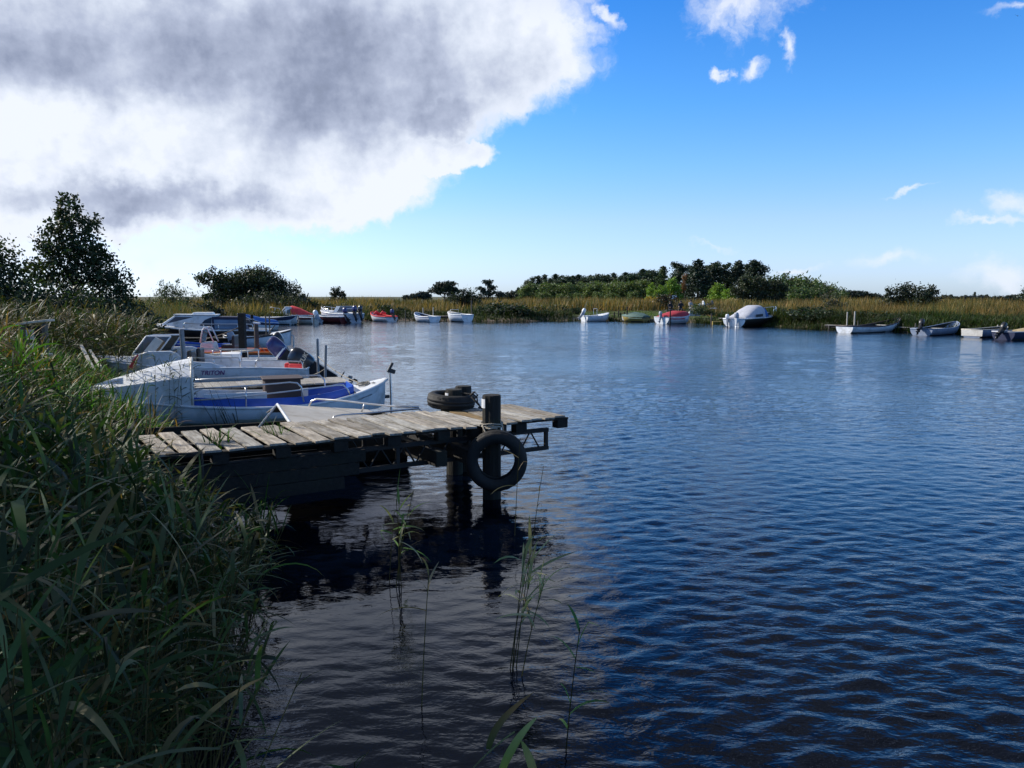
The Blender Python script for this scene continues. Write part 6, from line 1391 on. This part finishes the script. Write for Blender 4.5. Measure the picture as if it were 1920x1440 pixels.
# --- near reeds: leafy stems
NEARP = [((.034, .074, .020), 5), ((.052, .105, .030), 4), ((.09, .125, .06), 2), ((.018, .036, .013), 5), ((.17, .14, .07), .9), ((.26, .14, .03), .25)]
PL = [((.10, .07, .05), 3), ((.16, .12, .08), 2), ((.06, .045, .035), 2)]
def reed_stems(B_, x, y, z0, H, q, nl=8, leafL=.42, leafW=.026, pal=NEARP, wind=.5, stem_r=.0035, lean=.10, stemcol=(.10, .085, .04), low=.28, plume=0.0, droop=1.7):
    n = len(x); azl = q.uniform(0, 6.283, n); ln = q.uniform(0, lean, n) * 2
    dx = np.cos(azl) * ln + wind * .12; dy = np.sin(azl) * ln
    def at(u): return np.stack([x + dx * H * u ** 1.6, y + dy * H * u ** 1.6, z0 + H * u * (1 - .04 * u)], 1)
    seg = 5; P_ = [at(np.full(n, i / seg)) for i in range(seg + 1)]
    for a in (0, math.pi / 2):      # two crossed ribbons make a round-looking culm
        o_ = np.array([math.cos(a), math.sin(a), 0]) * stem_r
        v = np.stack([np.stack([p - o_ * (1 - .5 * i / seg), p + o_ * (1 - .5 * i / seg)], 1) for i, p in enumerate(P_)], 1).reshape(-1, 3)
        m = (seg + 1) * 2; k = np.arange(seg) * 2; qd = np.stack([k, k + 1, k + 3, k + 2], 1); f = (np.arange(n)[:, None, None] * m + qd[None]).reshape(-1, 4)
        B_.add(v, f, np.repeat(np.array(stemcol)[None] * q.uniform(.5, 1.4, (n, 1)), m, 0))
    side = q.uniform(0, 6.283, n)
    for j in range(nl):
        u = low + (1.0 - low) * (j + q.uniform(.2, .8, n)) / nl; keep = q.random(n) < .88; b = at(np.minimum(u, 1.0))[keep]; m_ = keep.sum()
        if m_ == 0: continue
        a = side[keep] + math.pi * (j % 2) + q.normal(0, .5, m_); ax = np.cos(a) + wind; ay = np.sin(a); a = np.arctan2(ay, ax)
        top = u[keep]
        v, f, k, _ = ribbons(b, a, q.normal(.55, .25, m_) + .5 * (top > .9), q.uniform(.2, droop, m_), leafL * q.uniform(.55, 1.25, m_) * (1.1 - .3 * np.abs(top - .6)), leafW * q.uniform(.45, 1.4, m_), 6, True, q=q)
        B_.add(v, f, leafcols(pick_cols(m_, pal, q, .3), k, q))
    if plume:
        k_ = np.where(q.random(n) < plume)[0]
        if len(k_):
            tp = at(np.full(n, .97))[k_]; tp = np.repeat(tp, 22, 0); m_ = len(tp); tp = tp + np.stack([q.normal(0, .012, m_), q.normal(0, .012, m_), q.uniform(-.06, .10, m_)], 1)
            v, f, k, _ = ribbons(tp, q.normal(.2, .9, m_), q.normal(1.0, .3, m_), q.uniform(.8, 2.2, m_), q.uniform(.06, .15, m_), q.uniform(.004, .010, m_), 3, False, q=q); B_.add(v, f, np.repeat(pick_cols(m_, PL, q), k, 0))
mid(5500, -13, -4.2, 7.2, 13.0, lambda x, y: (shore_dist(x, y) > .25), FRESH, .95, .024, 1.30, 1.3, 5, lim=LIM_B1)
mid(4500, -13, -6.2, 13.0, 17, lambda x, y: (shore_dist(x, y) > .25), FRESH, 1.1, .024, 1.30, 1.3, 5)
mid(2600, -13, -4.2, 7.2, 17, lambda x, y: (shore_dist(x, y) > .4), [((.22, .13, .03), 2), ((.26, .20, .09), 2), ((.30, .15, .03), 1)], 1.0, .016, 1.0, 1.8, 3, lim=LIM_B1)
o = B_.build('bank_grass', 'reed'); tag(o, 'fresh green tall grass on the bank left of the boats', 'grass', None, 'stuff')
LIM_C = [(-300, 560), (0, 568), (120, 582), (200, 588), (270, 598), (300, 608), (600, 620)]
B_ = Bulk(); q = np.random.default_rng(9)
LIM_A = [(-600, 640), (-100, 700), (0, 745), (110, 790), (200, 800), (262, 850), (330, 905), (420, 925), (480, 940), (520, 1010), (560, 1120), (700, 1300)]
def near_zone(n, x0, x1, y0, y1, cond, hmax, lim=LIM_A, **k):
    p = scatter(n, x0, x1, y0, y1, lambda x, y: view(x, y, 260) & cond(x, y), q); x, y = p[:, 0], p[:, 1]; z = np.maximum(land_z(x, y), -.45) - .02
    H = np.minimum(hmax * q.uniform(.75, 1.1, len(x)), (height_limit(x, y, lim) - z) * q.uniform(.72, 1.02, len(x))); ok = H > .3
    reed_stems(B_, x[ok], y[ok], z[ok], H[ok], q, **k)
edge = lambda a, b: (lambda x, y: (shore_dist(x, y) > a) & (shore_dist(x, y) < b))
DULLP = [((.040, .062, .018), 4), ((.070, .066, .026), 1.5), ((.032, .060, .016), 6), ((.020, .032, .011), 4), ((.13, .09, .04), .8), ((.24, .19, .11), .25)]
near_zone(2600, -24, -8.4, 15.5, 31, lambda x, y: shore_dist(x, y) > .1, 1.9, lim=LIM_C, nl=9, leafL=.55, leafW=.045, pal=DULLP, stem_r=.006, low=.05, wind=.3, plume=.35)
o = B_.build('reeds', 'reed'); tag(o, 'dark tangled reeds on the left bank below the alders', 'reeds', None, 'stuff')
B_ = Bulk()
MIDP = [((.060, .155, .02), 4), ((.085, .20, .028), 3), ((.038, .085, .016), 4), ((.020, .036, .012), 2), ((.20, .13, .04), 1), ((.28, .15, .03), .5)]
near_zone(650, -13, -6.4, 13.0, 17.5, lambda x, y: shore_dist(x, y) > .15, 1.35, lim=LIM_B, nl=8, leafL=.42, leafW=.030, pal=MIDP, stem_r=.005, low=.10, wind=.2)
near_zone(950, -12.5, -4.4, 7.4, 13.0, lambda x, y: shore_dist(x, y) > .15, 1.35, lim=LIM_B1, nl=8, leafL=.42, leafW=.030, pal=MIDP, stem_r=.005, low=.10, wind=.2)
near_zone(260, -9.5, -5.2, 6.5, 12, lambda x, y: (shore_dist(x, y) > 1.6), 1.6, lim=[(-300, 580), (0, 590), (60, 620), (110, 690), (200, 730), (900, 800)], nl=8, leafL=.40, leafW=.028, pal=[((.14, .10, .045), 3), ((.20, .13, .05), 2), ((.06, .065, .025), 3)], stem_r=.005, low=.15, wind=.2, plume=.6)
o = B_.build('reeds', 'reed'); tag(o, 'leafy green and rust coloured reeds around the notice post', 'reeds', None, 'stuff')
B_ = Bulk()
NL = lambda x, y: (shore_dist(x, y) < 3.6) & (x < -(.66 + .31 * y)) & (q.random(len(x)) < np.where(y < 4.2, .55, 1))
near_zone(900, -6.5, -.6, 1.9, 7.0, NL, 1.6, nl=9, leafL=.36, leafW=.037, low=.25, droop=1.15)
near_zone(480, -2.6, -.45, 1.9, 5.8, lambda x, y: (x < -(.36 + .28 * y)) & (x > -(.80 + .34 * y)), 1.35, nl=4, leafL=.30, leafW=.024, low=.62, wind=.5, lean=.16)
near_zone(650, -8, -2.8, 5.8, 9.5, edge(-.25, 4.0), 1.2, lim=[(-300, 640), (0, 690), (100, 760), (200, 800), (300, 850), (420, 930), (470, 960), (600, 1100)], nl=8, leafL=.32, leafW=.024, plume=.06)
o = B_.build('reed_bed', 'reed'); tag(o, 'dense dark green reeds in the left foreground', 'reeds', None, 'stuff')
# sedge tussocks along the edge
B_ = Bulk()
mid(2200, -4.6, -1.9, 4.6, 7.6, edge(-.35, 1.0), FRESH[:3] + [((.09, .13, .06), 2)], .75, .012, 1.25, 1.9, 14, 6, False, [(-300, 800), (100, 850), (300, 880), (420, 900), (480, 910), (540, 960), (620, 1040)])
mid(900, -4.5, -.7, 2.0, 5.5, edge(.1, 1.5), [((.10, .08, .04), 3), ((.05, .05, .025), 3), ((.03, .05, .02), 2)], .6, .010, .9, 2.0, 8, 6, False, None)
o = B_.build('sedge', 'reed'); tag(o, 'thin sedge blades at the foot of the foreground reeds', 'sedge', None, 'stuff')

# short turf where the viewer stands
B_ = Bulk(); q = np.random.default_rng(44); p = scatter(9000, -6, .2, -1.0, 4.5, lambda x, y: (shore_dist(x, y) > .1) & (np.hypot(x, y) > .5), q); m = len(p)
v, f, k, _ = ribbons(np.stack([p[:, 0], p[:, 1], land_z(p[:, 0], p[:, 1]) - .01], 1), q.uniform(0, 6.28, m), q.normal(1.1, .25, m), q.uniform(.3, 1.6, m), q.uniform(.08, .22, m), q.uniform(.006, .012, m), 3, False, q=q)
B_.add(v, f, np.repeat(pick_cols(m, FRESH + DULL, q), k, 0)); o = B_.build('turf', 'reed'); tag(o, 'short trampled grass on the near bank', 'grass', None, 'stuff')

# --- single reeds and clumps one can point to
def reed_plant(name, label, stems, seed, nl=6, leafL=.3, leafW=.022, pal=NEARP, wind=.3, low=.45, stem_r=.004, stemcol=(.07, .065, .03), lean=.05, parts=True):
    """stems: list of (x, y, ground z, height)"""
    q = np.random.default_rng(seed); b0 = stems[0]; t = thing(name, label, 'reed', (b0[0], b0[1], b0[2]))
    s = np.array(stems); Bk = Bulk(); reed_stems(Bk, s[:, 0] - b0[0], s[:, 1] - b0[1], s[:, 2] - b0[2], s[:, 3], q, nl, leafL, leafW, pal, wind, stem_r, lean, stemcol, low)
    # the first two chunks are the culms, the rest the leaves
    St = Bulk(); Lf = Bulk()
    for i, (v, f, c) in enumerate(zip(Bk.v, Bk.f, Bk.c)):
        (St if i < 2 else Lf).add(v, f - f.min(), c)
    St.build('stem', 'reed', t); Lf.build('leaf', 'reed', t); return t
def at_water(px, py): g = G(px, py); return g.x, g.y
def H_to(px, py, Y): return P(px, py, Y).z
x, y = at_water(735, 1100); reed_plant('water_reed', 'leafy clump of young reeds growing in the dark water below the jetty boat', [(x + dx, y + dy, -.4, H_to(765, 905, y) + .4 - k) for dx, dy, k in ((0, 0, 0), (.04, .05, .12), (-.05, .1, .2), (.08, -.03, .06), (.02, .12, .28))], 101, 7, .24, .02, [((.10, .20, .045), 4), ((.26, .27, .15), 3)], .5, .62)
x, y = at_water(787, 1325); reed_plant('water_reed', 'single bent dry reed with drooping straw leaves in the calm water', [(x, y, -.4, H_to(790, 1065, y) + .4)], 102, 7, .24, .016, [((.46, .38, .24), 3), ((.30, .25, .14), 2)], .1, .72, stemcol=(.12, .10, .05))
x, y = at_water(955, 1262); reed_plant('water_reed', 'bunch of dark reed stems with pale hanging leaves in the middle of the foreground water', [(x + dx, y + dy, -.4, H_to(985, 1015, y) + .4 - k) for dx, dy, k in ((0, 0, 0), (.02, .05, .06), (-.025, .02, .1), (.035, -.02, .16), (-.01, .06, .2))], 103, 8, .26, .026, [((.36, .38, .20), 3), ((.16, .22, .09), 2), ((.42, .36, .18), 1)], .7, .70, lean=.08)
x, y = at_water(1055, 1405); reed_plant('water_reed', 'single slender green reed standing right of the bunch of stems', [(x, y, -.4, H_to(1075, 1150, y) + .4)], 104, 9, .19, .018, [((.08, .24, .07), 3), ((.15, .25, .10), 1)], .25, .45)
x, y = at_water(985, 950); reed_plant('water_reed', 'thin wiry reed stems rising beside the front pile', [(x - .12, y - 1.0, -.4, 1.35), (x + .02, y - 1.3, -.4, 1.15)], 105, 4, .24, .011, [((.16, .12, .06), 3), ((.08, .08, .04), 2)], .4, .6)
g = G(665, 1470); reed_plant('water_reed', 'small green reed tip just rising at the bottom edge of the picture', [(g.x, g.y, -.3, .42)], 106, 7, .15, .016, [((.04, .10, .03), 1)], 0, .7)
def bez_leaf(Bk, p0, p1, p2, W, c0, c1, n=12, stem=False):
    p0, p1, p2 = Vector(p0), Vector(p1), Vector(p2); vs = []; cs = []
    for i in range(n + 1):
        u = i / n; p = p0.lerp(p1, u).lerp(p1.lerp(p2, u), u); d = (p1.lerp(p2, u) - p0.lerp(p1, u)).normalized()
        sd_ = d.cross(Vector((0.15, -1, .35)).normalized()).normalized(); w = W * (.35 if stem else (u + .05) ** .35 * (1 - u) ** .7 * 1.35) * .5
        fold = Vector((0, -1, .3)) * w * .35
        vs += [p - sd_ * w, p + fold * .6, p + sd_ * w]; c = np.array(c0) * (1 - u) + np.array(c1) * u; cs += [c, c * 1.1, c]
    f = []
    for i in range(n):
        a = i * 3; f += [[a, a + 1, a + 4, a + 3], [a + 1, a + 2, a + 5, a + 4]]
    Bk.add(np.array([tuple(v) for v in vs]), np.array(f), np.array(cs))
t = thing('water_reed', 'broad leaved reed close to the viewer at the bottom middle', 'reed', (0, 0, 0))
for nm, a in (('leaf', (P(938, 1452, 2.20), P(962, 1385, 2.18), P(1008, 1344, 2.26), .034, (.13, .21, .055), (.26, .30, .11))), ('leaf', (P(1002, 1455, 2.16), P(994, 1418, 2.16), P(977, 1388, 2.2), .034, (.32, .27, .10), (.18, .24, .07))),
              ('leaf', (P(916, 1405, 2.32), P(922, 1352, 2.32), P(1002, 1297, 2.5), .030, (.045, .07, .02), (.16, .09, .03))), ('stem', (P(870, 1460, 2.0), P(915, 1405, 2.1), P(965, 1372, 2.2), .014, (.07, .07, .03), (.10, .12, .04)))):
    Bk = Bulk(); bez_leaf(Bk, *a, stem=(nm == 'stem')); Bk.build(nm, 'reed', t)
def bank(px, py, z): g = G(px, py, z); return g.x, g.y
x, y = bank(300, 792, .1)
reed_plant('reed_clump', 'tall feathery dark reeds standing in front of the white fore-cabin', [(x + rnd.uniform(-.62, .45), y + rnd.uniform(-.3, .3), -.05, rnd.uniform(.75, 1.38)) for k in range(34)], 108, 13, .27, .020, [((.030, .055, .022), 4), ((.045, .075, .03), 2)], .25, .25)
x, y = bank(425, 806, .0)
q = np.random.default_rng(21); t = thing('bulrush_clump', 'dark leaning bulrush stalks in front of the blue and white boat', 'bulrush', (x, y, 0)); Bk = Bulk(); n = 12
v, f, k, _ = ribbons(np.stack([q.uniform(-.15, .25, n), q.uniform(-.1, .1, n), np.full(n, -.1)], 1), q.uniform(2.2, 4.2, n), q.normal(1.25, .12, n), q.uniform(0, .35, n), q.uniform(.6, 1.05, n), q.uniform(.022, .034, n), 5, False, q=q); Bk.add(v, f, np.repeat(pick_cols(n, [((.016, .024, .012), 1)], q), k, 0)); Bk.build('leaf', 'reed', t)
def tussock(label, x, y, z, n, H, W, seed, pal, e=1.38, dr=.8, r=.12):
    q = np.random.default_rng(seed); t = thing('iris_clump', label, 'plant', (x, y, z)); Bk = Bulk()
    v, f, k, _ = ribbons(np.stack([q.normal(0, r, n), q.normal(0, r, n), np.full(n, -.05)], 1), q.uniform(0, 6.28, n), q.normal(e, .12, n), q.uniform(.05, dr, n), H * q.uniform(.6, 1.08, n), W * q.uniform(.7, 1.3, n), 6, False, q=q)
    Bk.add(v, f, np.repeat(pick_cols(n, pal, q), k, 0)); Bk.build('leaf', 'reed', t); return t
GR = [((.055, .13, .02), 3), ((.08, .16, .03), 2), ((.04, .085, .02), 2)]
x, y = bank(232, 842, .35); tussock('upright bright green sword-leaved clump left of the jetty end', x, y, .3, 34, 1.0, .034, 31, GR)
x, y = bank(408, 830, .80); tussock('green tuft growing up through the jetty planks nearest the shore', x, y, .78, 26, .30, .016, 32, GR, 1.2, 1.4, .05)
x, y = bank(516, 812, .80); tussock('green tuft sprouting at the back edge of the jetty beside the ribbed sheet', x, y, .72, 26, .34, .014, 33, GR, 1.25, 1.2, .05)
x, y = bank(270, 880, .3); tussock('pale brown dry reed heads leaning over the landward end of the jetty', x, y, .3, 16, 1.0, .02, 34, [((.20, .15, .08), 2), ((.13, .09, .05), 2)], 1.3, .9, .10)
x, y = bank(455, 985, .0); tussock('green grass tuft arching over the dark water below the jetty', x, y, .0, 60, .75, .016, 35, GR, 1.2, 1.9, .14)
